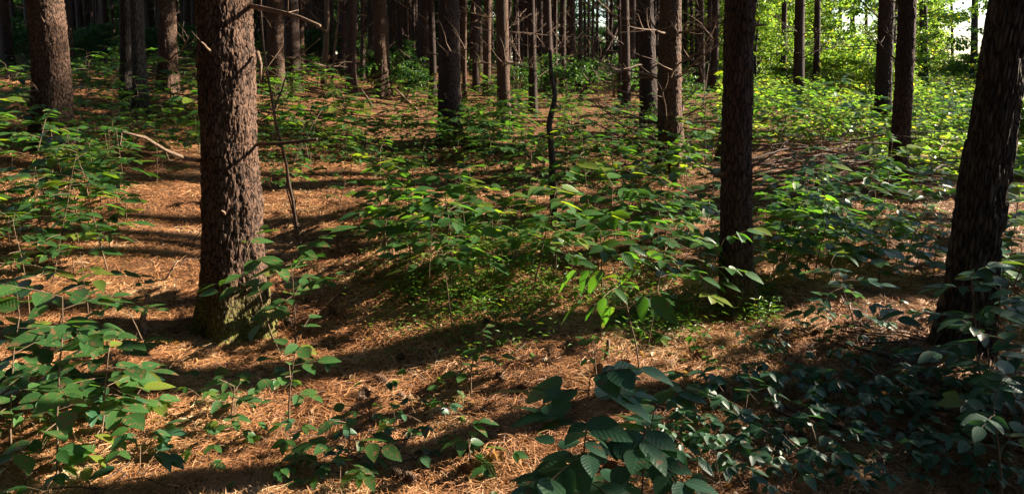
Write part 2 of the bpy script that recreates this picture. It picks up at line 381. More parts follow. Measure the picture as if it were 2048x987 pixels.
# ------------------------------------------------------------------ leaves
TPL_HI = dict(
    t=[0, .10, .28, .5, .72, .9, 1.0], w=[0, .55, .95, 1.0, .72, .30, 0])
def leaves_np(pos, dr, nr, L, Wr, tint, hi=True, fold=.12, curl=.13):
    pos, dr, nr = (np.asarray(a, float) for a in (pos, dr, nr)); L = np.asarray(L, float); n = len(pos)
    dr = dr / np.linalg.norm(dr, axis=1, keepdims=True)
    nr = nr - dr * (nr * dr).sum(1, keepdims=True); nr = nr / (np.linalg.norm(nr, axis=1, keepdims=True) + 1e-9)
    sd = np.cross(dr, nr); Wr = np.broadcast_to(np.asarray(Wr, float), (n,)); tint = np.broadcast_to(np.asarray(tint, float), (n,))
    if hi:
        t, w = TPL_HI['t'], TPL_HI['w']; lx, ly, lz, uu, vv = [], [], [], [], []
        for a in t: lx.append(0); ly.append(a); lz.append(-curl * a * a); uu.append(.5); vv.append(a)
        for s in (-1, 1):
            for a, b in zip(t[1:-1], w[1:-1]):
                lx.append(s * .5 * b); ly.append(a - .03 * b); lz.append(-curl * a * a + fold * .5 * b); uu.append(.5 + s * .5 * b); vv.append(a)
        m = len(t); k = m - 2; F3, F4 = [], []
        for s, off in ((-1, m), (1, m + k)):
            q = lambda *f: f if s > 0 else f[::-1]
            F3.append(q(0, off, 1)); F3.append(q(m - 2, off + k - 1, m - 1))
            for j in range(k - 1): F4.append(q(j + 1, off + j, off + j + 1, j + 2))
    else:
        lx, ly, lz = [0, -.5, 0, .5], [0, .45, 1, .45], [0, fold * .5, -curl, fold * .5]; uu, vv = [.5, 0, .5, 1], [0, .5, 1, .5]
        F3, F4 = [(0, 2, 1), (0, 3, 2)], []
    lx, ly, lz = (np.array(a)[None, :, None] for a in (lx, ly, lz)); c = lx.shape[1]
    V = pos[:, None] + (lx * Wr[:, None, None] * sd[:, None] + ly * dr[:, None] + lz * nr[:, None]) * L[:, None, None]
    off = (np.arange(n) * c)[:, None, None]; F = []
    F.append((np.array(F3)[None] + off).reshape(-1, 3))
    if F4: F.append((np.array(F4)[None] + off).reshape(-1, 4))
    uv = np.tile(np.stack([uu, vv], 1), (n, 1))
    return V.reshape(-1, 3), F, uv, np.repeat(tint, c)
def leaf_mesh(name, *a, **k):
    V, F, uv, t = leaves_np(*a, **k); return mesh_np(name, V, F, uv, {'tint': t}, smooth=k.get('hi', True))
class Plant:
    def __init__(s, seed): s.r = random.Random(seed); s.t = Tubes(); s.P = []; s.D = []; s.Nn = []; s.L = []; s.W = []; s.T = []
    def leaf(s, p, d, L, W=.5, up=None, tint=None):
        r = s.r; d = Vector(d).normalized(); n = Vector(up) if up else Vector((r.uniform(-.45, .45), r.uniform(-.45, .45), 1))
        s.P.append(tuple(p)); s.D.append(tuple(d)); s.Nn.append(tuple(n)); s.L.append(L); s.W.append(W); s.T.append(r.random() if tint is None else tint)
    def pinnate(s, p, az, ln, pairs, ll, up=.3, w=.50, tint=None):
        """a leaf of paired leaflets on an arching stalk"""
        r = s.r; d = Vector((math.cos(az), math.sin(az), up)); pts = [Vector(p)]; n = pairs + 2; base = r.random() if tint is None else tint
        for q in range(n): d = (d + Vector((0, 0, -.16))).normalized(); pts.append(pts[-1] + d * ln / n)
        s.t.add(pts, [.0022 * (1 - .1 * q) for q in range(len(pts))], 3, cap=False)
        tt = lambda: min(1, max(0, base + r.uniform(-.12, .12)))
        for q in range(pairs):
            b = pts[2 + q]; sc = .62 + .38 * (q + 1) / pairs
            for sg in (-1, 1):
                a2 = az + sg * rad(58 + r.uniform(-10, 10)); s.leaf(b, (math.cos(a2), math.sin(a2), r.uniform(-.2, .1)), ll * sc, w * r.uniform(.85, 1.1), tint=tt())
        s.leaf(pts[-1], (math.cos(az), math.sin(az), r.uniform(-.25, 0)), ll * 1.12, w, tint=tt())
    def stem(s, H, r0, lean=.12, n=8, k=5, base=Vector((0, 0, -.04))):
        r = s.r; pts = [base]; a = r.uniform(0, 6.28); d = Vector((math.cos(a) * lean, math.sin(a) * lean, 1))
        for q in range(n): d = (d + Vector((r.uniform(-.09, .09), r.uniform(-.09, .09), .02))).normalized(); pts.append(pts[-1] + d * (H + .04) / n)
        s.t.add(pts, [r0 * (1 - .65 * q / n) for q in range(n + 1)], k); return pts
    def meshes(s):
        return s.t.mesh('stem'), leaf_mesh('foliage', s.P, s.D, s.Nn, s.L, s.W, s.T)
def lerp_pts(pts, f):
    x = f * (len(pts) - 1); i = min(int(x), len(pts) - 2); return pts[i].lerp(pts[i + 1], x - i)
def plant_compound(seed, H=.5, leaves=6, ll=.075, ln=.16, pairs=2, start=.5, r0=.0035):
    p = Plant(seed); st = p.stem(H, r0); a = p.r.uniform(0, 6.28)
    for i in range(leaves):
        f = start + (1 - start) * i / max(1, leaves - 1); a += 2.4 + p.r.uniform(-.3, .3)
        k = 1 - .35 * max(0, (f - .7) / .3)
        p.pinnate(lerp_pts(st, f), a, ln * k * p.r.uniform(.8, 1.15), pairs, ll * k * p.r.uniform(.85, 1.1), up=.25 + .35 * (f > .9))
    return p.meshes()
def plant_simple(seed, H=.55, branches=5, ll=.085, bl=.28, start=.4, W=.56, r0=.005, per=5, droop=-.08, lift=.35):
    p = Plant(seed); st = p.stem(H, r0); a = p.r.uniform(0, 6.28); r = p.r
    for i in range(branches):
        f = start + (1 - start) * i / max(1, branches - 1); a += 2.4 + r.uniform(-.4, .4); b = lerp_pts(st, f); L = bl * (1.15 - .6 * f) * r.uniform(.8, 1.2)
        d = Vector((math.cos(a), math.sin(a), lift + .5 * (f > .95))); pts = [b]
        for q in range(per): d = (d + Vector((r.uniform(-.15, .15), r.uniform(-.15, .15), -.07))).normalized(); pts.append(pts[-1] + d * L / per)
        p.t.add(pts, [.0022 * (1 - .13 * q) for q in range(len(pts))], 3, cap=False); base = r.random()
        for q in range(1, per + 1):
            sg = 1 if q % 2 else -1; az = math.atan2(d.y, d.x) + sg * rad(48 + r.uniform(-14, 14)) * (q < per)
            for s2 in ((sg,) if q < per else (0,)):
                p.leaf(pts[q], (math.cos(az), math.sin(az), r.uniform(droop - .15, droop + .2)), ll * r.uniform(.6, 1.25), W * r.uniform(.85, 1.1), tint=min(1, max(0, base + r.uniform(-.2, .2))))
            if q < per and r.random() < .55:
                az = math.atan2(d.y, d.x) - sg * rad(50); p.leaf(pts[q], (math.cos(az), math.sin(az), r.uniform(droop - .2, droop + .2)), ll * r.uniform(.6, 1.05), W)
    return p.meshes()
def plant_low(seed, leaves=4, ll=.055, H=.10, three=True, W=.55):
    p = Plant(seed); r = p.r; a = r.uniform(0, 6.28); st = p.stem(H * .5, .002, .3, 3, 3)
    for i in range(leaves):
        a += 2.2 + r.uniform(-.5, .5); d = Vector((math.cos(a) * .8, math.sin(a) * .8, r.uniform(.4, 1.0))).normalized(); b = lerp_pts(st, r.uniform(.3, 1)); L = H * r.uniform(.7, 1.3); e = b + d * L
        p.t.add([b, b.lerp(e, .5) + Vector((0, 0, .006)), e], [.0014, .0012, .001], 3, cap=False); base = r.random()
        for sg in ((-1, 0, 1) if three else (0, 0)):
            az = a + sg * rad(70 + r.uniform(-12, 12)); p.leaf(e, (math.cos(az), math.sin(az), r.uniform(-.5, .0)), ll * (1.12 if sg == 0 else .9) * r.uniform(.85, 1.1), W, tint=min(1, max(0, base + r.uniform(-.12, .12))))
    return p.meshes()
STASH = []
def proto(name, cat, meshes, mat):
    """a source thing far out of the picture; copies are made from it, then it is unlinked"""
    o = bpy.data.objects.new(name, None); o['category'] = cat
    s, f = meshes
    cs = bpy.data.objects.new('stem', s); s.materials.append(M_STEM); cf = bpy.data.objects.new('foliage', f); f.materials.append(mat)
    return dict(name=name, cat=cat, stem=s, fol=f)
def put(pr, loc, rz, sc, label, group=None, tilt=(0, 0), name=None):
    t = thing(name or pr['name'], label, pr['cat'], loc, group); t.rotation_euler = (tilt[0], tilt[1], rz); t.scale = (sc,) * 3
    obj('stem', pr['stem'], None, t); obj('foliage', pr['fol'], None, t); return t
#%%MAIN%%
# ------------------------------------------------------------------ pine crowns (high above the picture, they shade the floor)
def pine_crown_mesh(seed, z0, z1, R, clumps, per=16):
    r = np.random.default_rng(seed); t = Tubes(); P, D, Nn, L, T = [], [], [], [], []
    nb = clumps
    for i in range(nb):
        z = z0 + (z1 - z0) * r.random(); a = r.uniform(0, 6.28); ln = R * (1 - .75 * ((z - z0) / (z1 - z0)) ** 1.2) * r.uniform(.6, 1.1)
        d = np.array([math.cos(a), math.sin(a), r.uniform(-.05, .25)]); p0 = np.array([0, 0, z]); p1 = p0 + d * ln
        t.add([p0, p0 + d * ln * .5, p1], [.03, .02, .008], 4, cap=False)
        for q in range(7):
            c = p0 + d * ln * (.3 + .7 * q / 6)
            k = per
            dd = r.normal(size=(k, 3)); dd[:, 2] *= .5; dd /= np.linalg.norm(dd, axis=1, keepdims=True)
            P.append(c + dd * r.uniform(.02, .3, (k, 1))); D.append(dd); Nn.append(r.normal(size=(k, 3))); L.append(r.uniform(.18, .34, k)); T.append(r.random(k))
    V, F, uv, tt = leaves_np(np.concatenate(P), np.concatenate(D), np.concatenate(Nn), np.concatenate(L), .28, np.concatenate(T), hi=False)
    tv = np.concatenate(t.V); tf = np.concatenate(t.F); nl = sum(len(f) for f in F)
    m = mesh_np('crown', np.concatenate([V, tv]), F + [tf + len(V)], np.concatenate([uv, np.concatenate(t.UV)]), {'tint': np.concatenate([tt, np.zeros(len(tv))])}, smooth=False)
    m.materials.append(M_NEEDLEG); m.materials.append(M_TWIGD); mi = np.zeros(len(m.polygons), np.int32); mi[nl:] = 1; m.polygons.foreach_set('material_index', mi)
    return m
CROWNS = [pine_crown_mesh(s, z0, 17.5, R, n) for s, z0, R, n in ((1, 7.5, 2.5, 46), (2, 8.5, 2.3, 40), (3, 7.0, 2.7, 50))]
CROWNSL = [pine_crown_mesh(s, z0, 17.5, R, n) for s, z0, R, n in ((4, 5.0, 2.4, 60), (5, 4.6, 2.2, 56), (6, 5.4, 2.6, 64))]

# ------------------------------------------------------------------ pine trees
TREES = []   # (x, y) of every trunk
def whorls(root, axisf, r0, taper, zlo, zhi, seed, dark, limb=.4, step=.62, per=3, lit=True, zstart=None):
    r = random.Random(seed); z = zlo + r.uniform(0, step) if zstart is None else zstart
    while z < zhi:
        a0 = r.uniform(0, 6.28)
        for q in range(max(1, per + r.randint(-1, 1))):
            a = a0 + 6.28 * q / per + r.uniform(-.5, .5); big = r.random() < limb
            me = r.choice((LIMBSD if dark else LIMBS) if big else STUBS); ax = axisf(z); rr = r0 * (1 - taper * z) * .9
            o = obj('dead_branch', me, None, root, (ax[0] + rr * math.cos(a), ax[1] + rr * math.sin(a), z + r.uniform(-.05, .05)))
            o.rotation_euler = (r.uniform(0, 6.28) if not big else r.uniform(-.4, .4), -r.uniform(-.15, .7), a); o.scale = (r.uniform(.6, 1.25),) * 3
        z += step * r.uniform(.75, 1.3)
def pine(u, v, w, utop, label, group=None, fine=False, mat=None, seed=None, limb=.6, per=4, dark=False, crown=True, step=.62, style='plate', cell=None, name='pine_tree', cat='pine tree', flare=.35, moss=0., knots=True, amp=.009, wh=True, height=None, base=None):
    flare = max(flare, .32)
    seed = seed if seed is not None else int(u * 7 + v)
    B = on_ground(u, v) if base is None else base; Yd = B.y
    topz = at_depth(utop, 0, Yd); dx = (topz.x - B.x) / max(.5, topz.z - B.z)
    r0 = w * Yd / FPX / 2; rnd = random.Random(seed)
    H = height or rnd.uniform(16.5, 18.5); wob = rnd.uniform(.01, .03); ph = rnd.uniform(0, 6.28); dy = rnd.uniform(-.01, .01)
    zvis = topz.z - B.z + .3
    def axisf(z):
        k = z if z < zvis + 1 else zvis + 1 + (z - zvis - 1) * .5
        s_ = sm(max(0, z) / 1.0)
        return (dx * k + wob * s_ * math.sin(z * .9 + ph) * (1 if z < 6 else 1), dy * z + wob * s_ * math.cos(z * .7 + ph))
    taper = .045; root = thing(name, label, cat, B, group)
    kn = []
    if knots:
        zz = rnd.uniform(.5, .9)
        while zz < zvis: kn.append(zz); zz += step * rnd.uniform(.85, 1.2)
    if fine: me = trunk_mesh('trunk', axisf, r0, taper, zvis, k=max(90, int(w * 1.9)), dz=.011 if w > 55 else .016, fine=True, height=H, seed=seed % 97, style=style, flare=flare, moss=moss, knots=kn, amp=amp, cell=cell)
    else: me = trunk_mesh('trunk', axisf, r0, taper, zvis, k=20 if w > 12 else 10, dz=.12 if w > 12 else .4, height=H, seed=seed % 97, flare=flare, moss=moss, knots=kn)
    obj('trunk', me, mat or M_BARK, root)
    if wh:
        for kz in kn: whorls(root, axisf, r0, taper, kz, kz + .01, seed + int(kz * 31), dark, limb, .62, per, zstart=kz)
    if crown:
        c = (CROWNSL if u < 1250 and Yd > 6.5 and topz.z - B.z < 3.6 else CROWNS)[seed % 3]; rz = rnd.uniform(0, 6.28); ax = axisf(9)
        obj('crown', c, None, root, (ax[0], ax[1], 0), (0, 0, rz))
    TREES.append((B.x, B.y)); return root, axisf, r0
G2 = 'slim pine trunks in the dim depths'
MAIN, main_axis, main_r = pine(470, 660, 112, 455, 'thick pine with deeply plated sunlit bark and bright moss at its foot', fine=True, seed=3, limb=.0, per=2, flare=.50, moss=1.6, amp=.0115, step=.95, cell=(.0165, .055))
pine(110, 290, 68, 86, 'stout pine near the left edge with pale broken stubs', fine=True, seed=8, limb=.05, per=2, amp=.010, step=.75, cell=(.018, .06))
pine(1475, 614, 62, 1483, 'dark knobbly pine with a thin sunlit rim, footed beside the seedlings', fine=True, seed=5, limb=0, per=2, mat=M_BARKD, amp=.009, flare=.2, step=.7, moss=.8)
R54, right_axis, right_r = pine(1922, 696, 86, 2034, 'large leaning hardwood trunk with grooved grey bark', fine=True, mat=M_BARKG, seed=12, wh=False, knots=False, style='groove', name='hardwood_tree', cat='tree', flare=.42, amp=.018, crown=False)
pine(1343, 340, 47, 1343, 'pine with a flaring whorl of bare pointed twigs', fine=True, seed=21, limb=.75, per=6, step=.5)
pine(1298, 258, 35, 1290, 'dark brown pine close behind the pine with bare twigs', seed=22, limb=.3, mat=M_BARKD, fine=True)
pine(903, 288, 46, 893, 'heavy dark pine rising from the middle of the seedlings', fine=True, seed=23, limb=.15, mat=M_BARKD)
pine(1791, 388, 36, 1814, 'dark leaning pine above the brush pile with long bare limbs', fine=True, seed=24, mat=M_BARKD, limb=.7, dark=True, step=.75)
pine(1767, 264, 31, 1771, 'dark pine just left of the leaning pine over the brush pile', fine=True, seed=25, mat=M_BARKD, limb=.35, dark=True)
pine(336, 180, 34, 332, 'sunlit pine standing between the twin grey trunks and the thick mossy pine', fine=True, seed=26, limb=.15)
pine(254, 214, 23, 246, 'greyish left trunk of the close pair on the slope', mat=M_BARKG, limb=.2, seed=27, knots=False)
pine(284, 222, 27, 275, 'greyish right trunk of the close pair on the slope', mat=M_BARKG, limb=.2, seed=28, knots=False)
pine(554, 190, 33, 549, 'half lit pine just right of the thick mossy pine', fine=True, limb=.5, seed=29)
pine(766, 190, 31, 757, 'sunlit pine with a flared foot and sticks leaning at its base', fine=True, limb=.2, seed=30)
pine(1008, 250, 26, 1005, 'sun edged pine behind the thin dead sapling, left side', limb=.5, seed=31)
pine(1066, 226, 16, 1063, 'narrow pine between the sun edged pine and the dead sapling', limb=.5, seed=32, mat=M_BARKD)
pine(848, 172, 24, 848, 'slender brown pine left of the heavy dark pine', limb=.3, seed=33, mat=M_BARKD)
pine(703, 190, 20, 702, 'plain dark pine left of the flared foot pine', limb=.2, seed=34, mat=M_BARKD)
pine(1599, 212, 22, 1600, 'upright pine with star shaped twig whorls before bright green thicket', limb=.9, seed=35, dark=True, mat=M_BARKD, per=6)
pine(1632, 200, 13, 1634, 'thin crooked pine touching the star whorl pine', limb=.7, seed=36, dark=True, mat=M_BARKD)
pine(1568, 178, 12, 1569, 'thin pine left of the star whorl pine', limb=.5, seed=37, dark=True, mat=M_BARKD)
pine(1705, 144, 12, 1704, 'thin grey pine in the green thicket with bowed twigs', limb=.8, seed=38, dark=True, mat=M_BARKD)
pine(1683, 132, 9, 1680, 'pale hazy trunk in the green thicket', limb=.2, seed=39, mat=M_BARKG)
pine(1846, 174, 17, 1846, 'greyish pine behind the long bare limbs, under the bright gap', limb=.4, seed=40, mat=M_BARKG, dark=True)
pine(1946, 180, 14, 1951, 'bluish grey trunk beside the bright sky gap', limb=.4, seed=41, mat=M_BARKG, dark=True)
pine(1252, 214, 18, 1250, 'dark pine with tangled dead twigs at the pale gap', limb=.8, seed=42, mat=M_BARKD, dark=True, per=4)
pine(1240, 200, 9, 1238, 'thin stem hugging the tangled twig pine', limb=.3, seed=43, mat=M_BARKD)
pine(1429, 184, 15, 1430, 'dim pine seen through the bare twigs, right one', limb=.5, seed=44, mat=M_BARKD)
pine(1403, 188, 12, 1402, 'dim pine seen through the bare twigs, left one', limb=.5, seed=45, mat=M_BARKD)
pine(205, 112, 14, 203, 'small slightly tilted pine on the upper slope', limb=.2, seed=46)
pine(19, 96, 16, 18, 'reddish pine in the far left corner', limb=.2, seed=47)
pine(975, 192, 16, 975, 'brown pine between heavy dark pine and sun edged pine', limb=.4, seed=48)
pine(601, 152, 13, 599, 'dark thin pine right of the half lit pine', limb=.3, seed=49)
pine(930, 205, 9, 930, 'thin sunlit pine touching the heavy dark pine', limb=.5, seed=50)
pine(1097, 196, 18, 1094, 'dark pine straight behind the dead sapling', limb=.3, seed=51, mat=M_BARKD)
for k_, (u, v, w, ut) in enumerate(((1660, 150, 7, 1661), (1733, 140, 8, 1732), (1872, 150, 7, 1874), (1905, 150, 6, 1903), (1541, 150, 8, 1541), (1018, 160, 9, 1018), (1080, 165, 9, 1079), (1213, 160, 6, 1214), (1222, 165, 8, 1222), (530, 140, 9, 530), (665, 140, 8, 665), (780, 150, 9, 781), (825, 145, 8, 826), (129, 122, 10, 125), (160, 92, 11, 160), (372, 108, 10, 372), (388, 122, 14, 389), (583, 150, 9, 583), (725, 162, 9, 724), (866, 200, 14, 862),
        (953, 184, 14, 951), (1112, 184, 7, 1112), (1126, 186, 13, 1127), (1142, 184, 12, 1145), (1158, 178, 9, 1160), (1169, 172, 5, 1169), (1177, 172, 6, 1177), (1185, 170, 5, 1186), (1193, 168, 6, 1194), (1383, 166, 8, 1383),
        (1030, 180, 8, 1030), (1046, 178, 7, 1045), (430, 130, 9, 430), (620, 135, 8, 620), (640, 130, 8, 640), (686, 150, 8, 686), (740, 145, 8, 741), (800, 150, 10, 800), (815, 140, 7, 815), (1355, 150, 7, 1352), (1275, 165, 9, 1276), (1520, 150, 8, 1520))):
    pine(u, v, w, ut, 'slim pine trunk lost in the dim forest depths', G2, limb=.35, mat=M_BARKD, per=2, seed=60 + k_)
# the plantation continues behind: rows of trunks, each a thing
def bg_trunk_protos():
    out = []
    for s in range(4):
        f = lambda z, s=s: (.05 * math.sin(z * .4 + s), .05 * math.cos(z * .3 + s))
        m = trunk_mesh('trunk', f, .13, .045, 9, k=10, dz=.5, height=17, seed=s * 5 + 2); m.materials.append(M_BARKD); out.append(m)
    return out
BGT = bg_trunk_protos()
def bg_pine(x, y, sc, seed, label, group, limbs=2):
    r = random.Random(seed); t = thing('pine_tree', label, 'pine tree', (x, y, gz(x, y)), group); t.rotation_euler = (r.uniform(-.02, .02), r.uniform(-.02, .02), r.uniform(0, 6.28))
    obj('trunk', BGT[seed % 4], None, t, scale=(sc, sc, 1)); c = (CROWNSL if y < 32 else CROWNS)[seed % 3]; obj('crown', c, None, t)
    for q in range(limbs):
        o = obj('dead_branch', LIMBSD[r.randint(0, 4)], None, t, (0, 0, r.uniform(1, 5))); o.rotation_euler = (0, -r.uniform(-.1, .5), r.uniform(0, 6.28)); o.scale = (r.uniform(.9, 1.5),) * 3
    TREES.append((x, y)); return t
cnt = 0
rr = random.Random(5)
for row in range(0, 26):
    for c_ in range(-30, 16):
        x = c_ * 2.55 + rr.uniform(-.5, .5) + row * .35; y = 13 + row * 2.5 + rr.uniform(-.6, .6)
        ang = x / y
        if abs(ang) > .78 or y < 14: continue
        if ang > .27: continue         # opens into the sunny thicket
        if .085 < ang < .155 and rr.random() < .85: continue                        # pale gap
        if y < 24 and rr.random() < .5: continue
        if y < 30 and rr.random() < .15: continue
        if min((x - a) ** 2 + (y - b) ** 2 for a, b in TREES) < 1.3: continue
        cnt += 1
        if cnt > 232: continue
        bg_pine(x, y, rr.uniform(.8, 1.25), cnt, 'far plantation pine, dark straight stem among many', 'far pines filling the background', 4 if y < 45 else 1)
# unseen trees added beside and behind the viewer: they close the canopy and cast the bands of shade
def offtree(x, y, seed, sc=1.1, crown=True):
    t = thing('pine_tree', 'pine outside the picture added to close the canopy and cast shade', 'pine tree', (x, y, gz(x, y)), 'pines around the viewer')
    obj('trunk', BGT[seed % 4], None, t, scale=(sc, sc, 1))
    if crown: c = (CROWNSL if x < 0 or y < -2 else CROWNS)[seed % 3]; obj('crown', c, None, t, rot=(0, 0, seed))
q = 0
for x, y in ((-9, 5), (-12, 9), (-6, 1), (-9.5, -3), (-4, -4), (-1, -6), (3, -4), (-13, 1), (-7, -8), (0, -10), (5, -8), (-16, 6), (-17, 13), (-12, -8), (-3.2, -.6), (2.2, -1.2), (6.5, -2), (-5.5, -2.5), (-2.5, -2.6), (.8, -3.2), (-7.5, -1.2), (-8, 3.2), (-10.5, 7.5), (-11.5, 3.2), (-5.8, -6), (-2.2, -8.5), (2.6, -6.4), (5.2, -5.2), (8, -7), (-14.5, 3.6), (-14, 9.5), (-19, 11), (-21, 15), (-15, -4), (-10, -6), (-4, -12), (3, -12), (9, -11), (-17.5, -1), (-3.4, 1.2), (1.0, -1.6)):
    q += 1; offtree(x, y, q)
for x, y, s_ in ((8.2, 6.6, 1.3), (10.5, 5.0, 1.2), (6.3, 1.6, 1.0), (12.3, 6.2, 1.2), (13.5, 4, 1.1), (9.3, 8.3, 1.2), (11.5, 11, 1.2), (14.5, 16.5, 1.3), (18, 6.5, 1.2), (15, 6, 1.2)):
    q += 1; offtree(x, y, q, s_, crown=x < 7 or x in (12.3, 14.5, 18))

# more trunks outside the right edge, one for each band of shade across the needles
for u, v in ((275, 505), (300, 345), (650, 470), (640, 350), (330, 275), (60, 780)):
    P_ = on_ground(u, v); tx = math.tan(math.pi / 2 - SUN_AZ); X_ = (.76 * (P_.y - tx * P_.x) + 1.2) / (1 - .76 * tx)
    q += 1; offtree(X_, P_.y + tx * (X_ - P_.x), q, 1.25, crown=v < 300)

# ------------------------------------------------------------------ broadleaf bushes and trees
def leaf_cloud(seed, blobs, n, L, wr=.6, flat=.6):
    r = np.random.default_rng(seed); P = []; per = [b[3] ** 2 for b in blobs]; tot = sum(per)
    D = []
    for (bx, by, bz, br), w in zip(blobs, per):
        k = int(n * w / tot); sub = max(3, int(k / 45)); c = r.normal(size=(sub, 3)); c /= np.linalg.norm(c, axis=1, keepdims=True); c *= br * r.uniform(.35, 1, (sub, 1)) ** .6; c[:, 2] *= .8
        idx = r.integers(0, sub, k); off = r.normal(size=(k, 3)) * np.array([.20, .20, .07]) * br * .9
        p = c[idx] + off + (bx, by, bz); P.append(p); dd = off.copy(); dd[:, 2] -= .12 * br; D.append(dd + r.normal(size=(k, 3)) * .03)
    P = np.concatenate(P); D = np.concatenate(D); k = len(P); Nn = r.normal(size=(k, 3)) * .45 + (0, 0, 1)
    return P, D, Nn, L * r.uniform(.6, 1.2, k), wr, r.random(k)
def bush_proto(seed, h, R, n, L, mat):
    r = random.Random(seed); t = Tubes(); blobs = []
    for q in range(7):
        a = r.uniform(0, 6.28); rr_ = R * r.uniform(.1, .75); z = h * r.uniform(.35, .85); blobs.append((rr_ * math.cos(a), rr_ * math.sin(a), z, R * r.uniform(.4, .6)))
        e = Vector(blobs[-1][:3]); t.add([(0, 0, -.05), e * .5 + Vector((r.uniform(-.1, .1), 0, .1)), e, e * 1.15], [.014, .01, .006, .003], 4)
    P, D, Nn, L_, w, T = leaf_cloud(seed, blobs, n, L); ok = P[:, 2] > .05
    f = leaf_mesh('foliage', P[ok], D[ok], Nn[ok], L_[ok], w, T[ok], hi=False); f.materials.append(mat); s = t.mesh('stems'); s.materials.append(M_TWIGD); return s, f
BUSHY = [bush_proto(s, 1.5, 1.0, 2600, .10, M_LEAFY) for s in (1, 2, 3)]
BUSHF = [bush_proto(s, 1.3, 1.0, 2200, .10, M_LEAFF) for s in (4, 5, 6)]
def put_bush(pr, x, y, sc, label, group, rz=0, name='bush', cat='bush'):
    t = thing(name, label, cat, (x, y, gz(x, y)), group); t.rotation_euler = (0, 0, rz); t.scale = (sc * 1.1, sc * 1.1, sc)
    obj('stem', pr[0], None, t); obj('foliage', pr[1], None, t); return t
def broad_proto(seed, h, R, n, L, mat, zlow):
    r = random.Random(seed); t = Tubes(); blobs = []; top = Vector((r.uniform(-.4, .4), r.uniform(-.4, .4), h))
    ax = [Vector((0, 0, -.1)), Vector((.1, .05, h * .3)), Vector((-.05, .1, h * .6)), top * .95]; t.add(ax, [.13, .10, .07, .02], 8)
    for q in range(22):
        z = zlow + (h - zlow) * (q + .5) / 22; a = q * 2.4 + r.uniform(-.4, .4); rr_ = R * r.uniform(.35, .95) * (1 - .5 * (z / h) ** 2); e = Vector((rr_ * math.cos(a), rr_ * math.sin(a), z))
        b = Vector((0, 0, max(.4, z - rr_ * .5))); t.add([b, b.lerp(e, .5) + Vector((0, 0, .1)), e], [.03, .018, .007], 4); blobs.append((*e, R * r.uniform(.28, .42)))
    f = leaf_mesh('crown', *leaf_cloud(seed, blobs, n, L), hi=False); f.materials.append(mat); s = t.mesh('trunk'); s.materials.append(M_BARKG); return s, f
BRY = [broad_proto(s, 8, 2.6, 9000, .17, M_LEAFY, .8) for s in (21, 22, 23)]
BRF = [broad_proto(s, 9, 3.2, 9000, .20, M_LEAFF, .8) for s in (24, 25, 26)]
def put_broad(pr, x, y, sc, label, group, rz=0):
    t = thing('broadleaf_tree', label, 'broadleaf tree', (x, y, gz(x, y)), group); t.rotation_euler = (0, 0, rz); t.scale = (sc,) * 3
    obj('trunk', pr[0], None, t); obj('crown', pr[1], None, t); return t
r = random.Random(77)
# sunny thicket on the right
HEROES = [(o.location.x, o.location.y) for o in scene.objects if o.name.startswith('pine_tree') and o.get('group') is None and o.location.x / max(.1, o.location.y) > .33]
n_ = 0
while n_ < 95:
    y = r.uniform(9, 34); a = r.uniform(.36, .82)
    if y < 13 and a < .5: continue
    x = a * y
    if any(abs(a - p / q_) < .03 + .5 / y and q_ > y and q_ < 40 for p, q_ in HEROES): n_ += .35; continue
    if min((x - p) ** 2 + (y - q_) ** 2 for p, q_ in TREES) < .25: continue
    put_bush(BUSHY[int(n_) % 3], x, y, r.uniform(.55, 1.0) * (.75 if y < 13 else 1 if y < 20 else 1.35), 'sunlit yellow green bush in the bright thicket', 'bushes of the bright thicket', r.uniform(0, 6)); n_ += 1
for k_ in range(92):
    y = r.uniform(28, 66); a = r.uniform(.27, .85)
    if .56 < a < .69 or any(abs(a - p / q_) < .035 and q_ > y for p, q_ in HEROES): continue
    put_broad(BRY[k_ % 3], a * y, y, r.uniform(.6, 1.05), 'sunlit broadleaf tree behind the bright thicket', 'sunlit broadleaf trees', r.uniform(0, 6))
# darker forest edge beyond the plantation
for k_ in range(120):
    a = -.84 + 1.18 * (k_ + r.random()) / 120; y = r.uniform(60, 95)
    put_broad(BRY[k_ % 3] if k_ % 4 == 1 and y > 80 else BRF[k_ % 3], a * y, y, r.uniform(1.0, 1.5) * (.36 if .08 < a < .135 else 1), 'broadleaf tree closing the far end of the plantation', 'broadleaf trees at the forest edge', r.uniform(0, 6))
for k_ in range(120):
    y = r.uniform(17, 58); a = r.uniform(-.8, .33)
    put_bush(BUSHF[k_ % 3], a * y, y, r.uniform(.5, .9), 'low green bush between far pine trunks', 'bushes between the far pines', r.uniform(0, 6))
# undergrowth outside the right edge shades the near right corner
for x, y, s_ in ((5.8, 3.7, 1.5), (6.6, 4.3, 1.7), (5.9, 2.6, 1.4), (4.7, 2.7, 1.1)):
    put_bush(BUSHF[int(x) % 3], x, y, s_, 'tall shrub outside the picture shading the near right corner', 'shrubs beside the viewer', x)
for k_ in range(26):  # unseen ring of trees added to cut sky fill from behind and left
    a = rad(150 + 165 * k_ / 25); R_ = r.uniform(15, 21); put_broad(BRF[k_ % 3], R_ * math.cos(a), R_ * math.sin(a), r.uniform(.9, 1.2), 'unseen broadleaf tree added behind the viewer to block sky light', 'trees behind the viewer', k_)
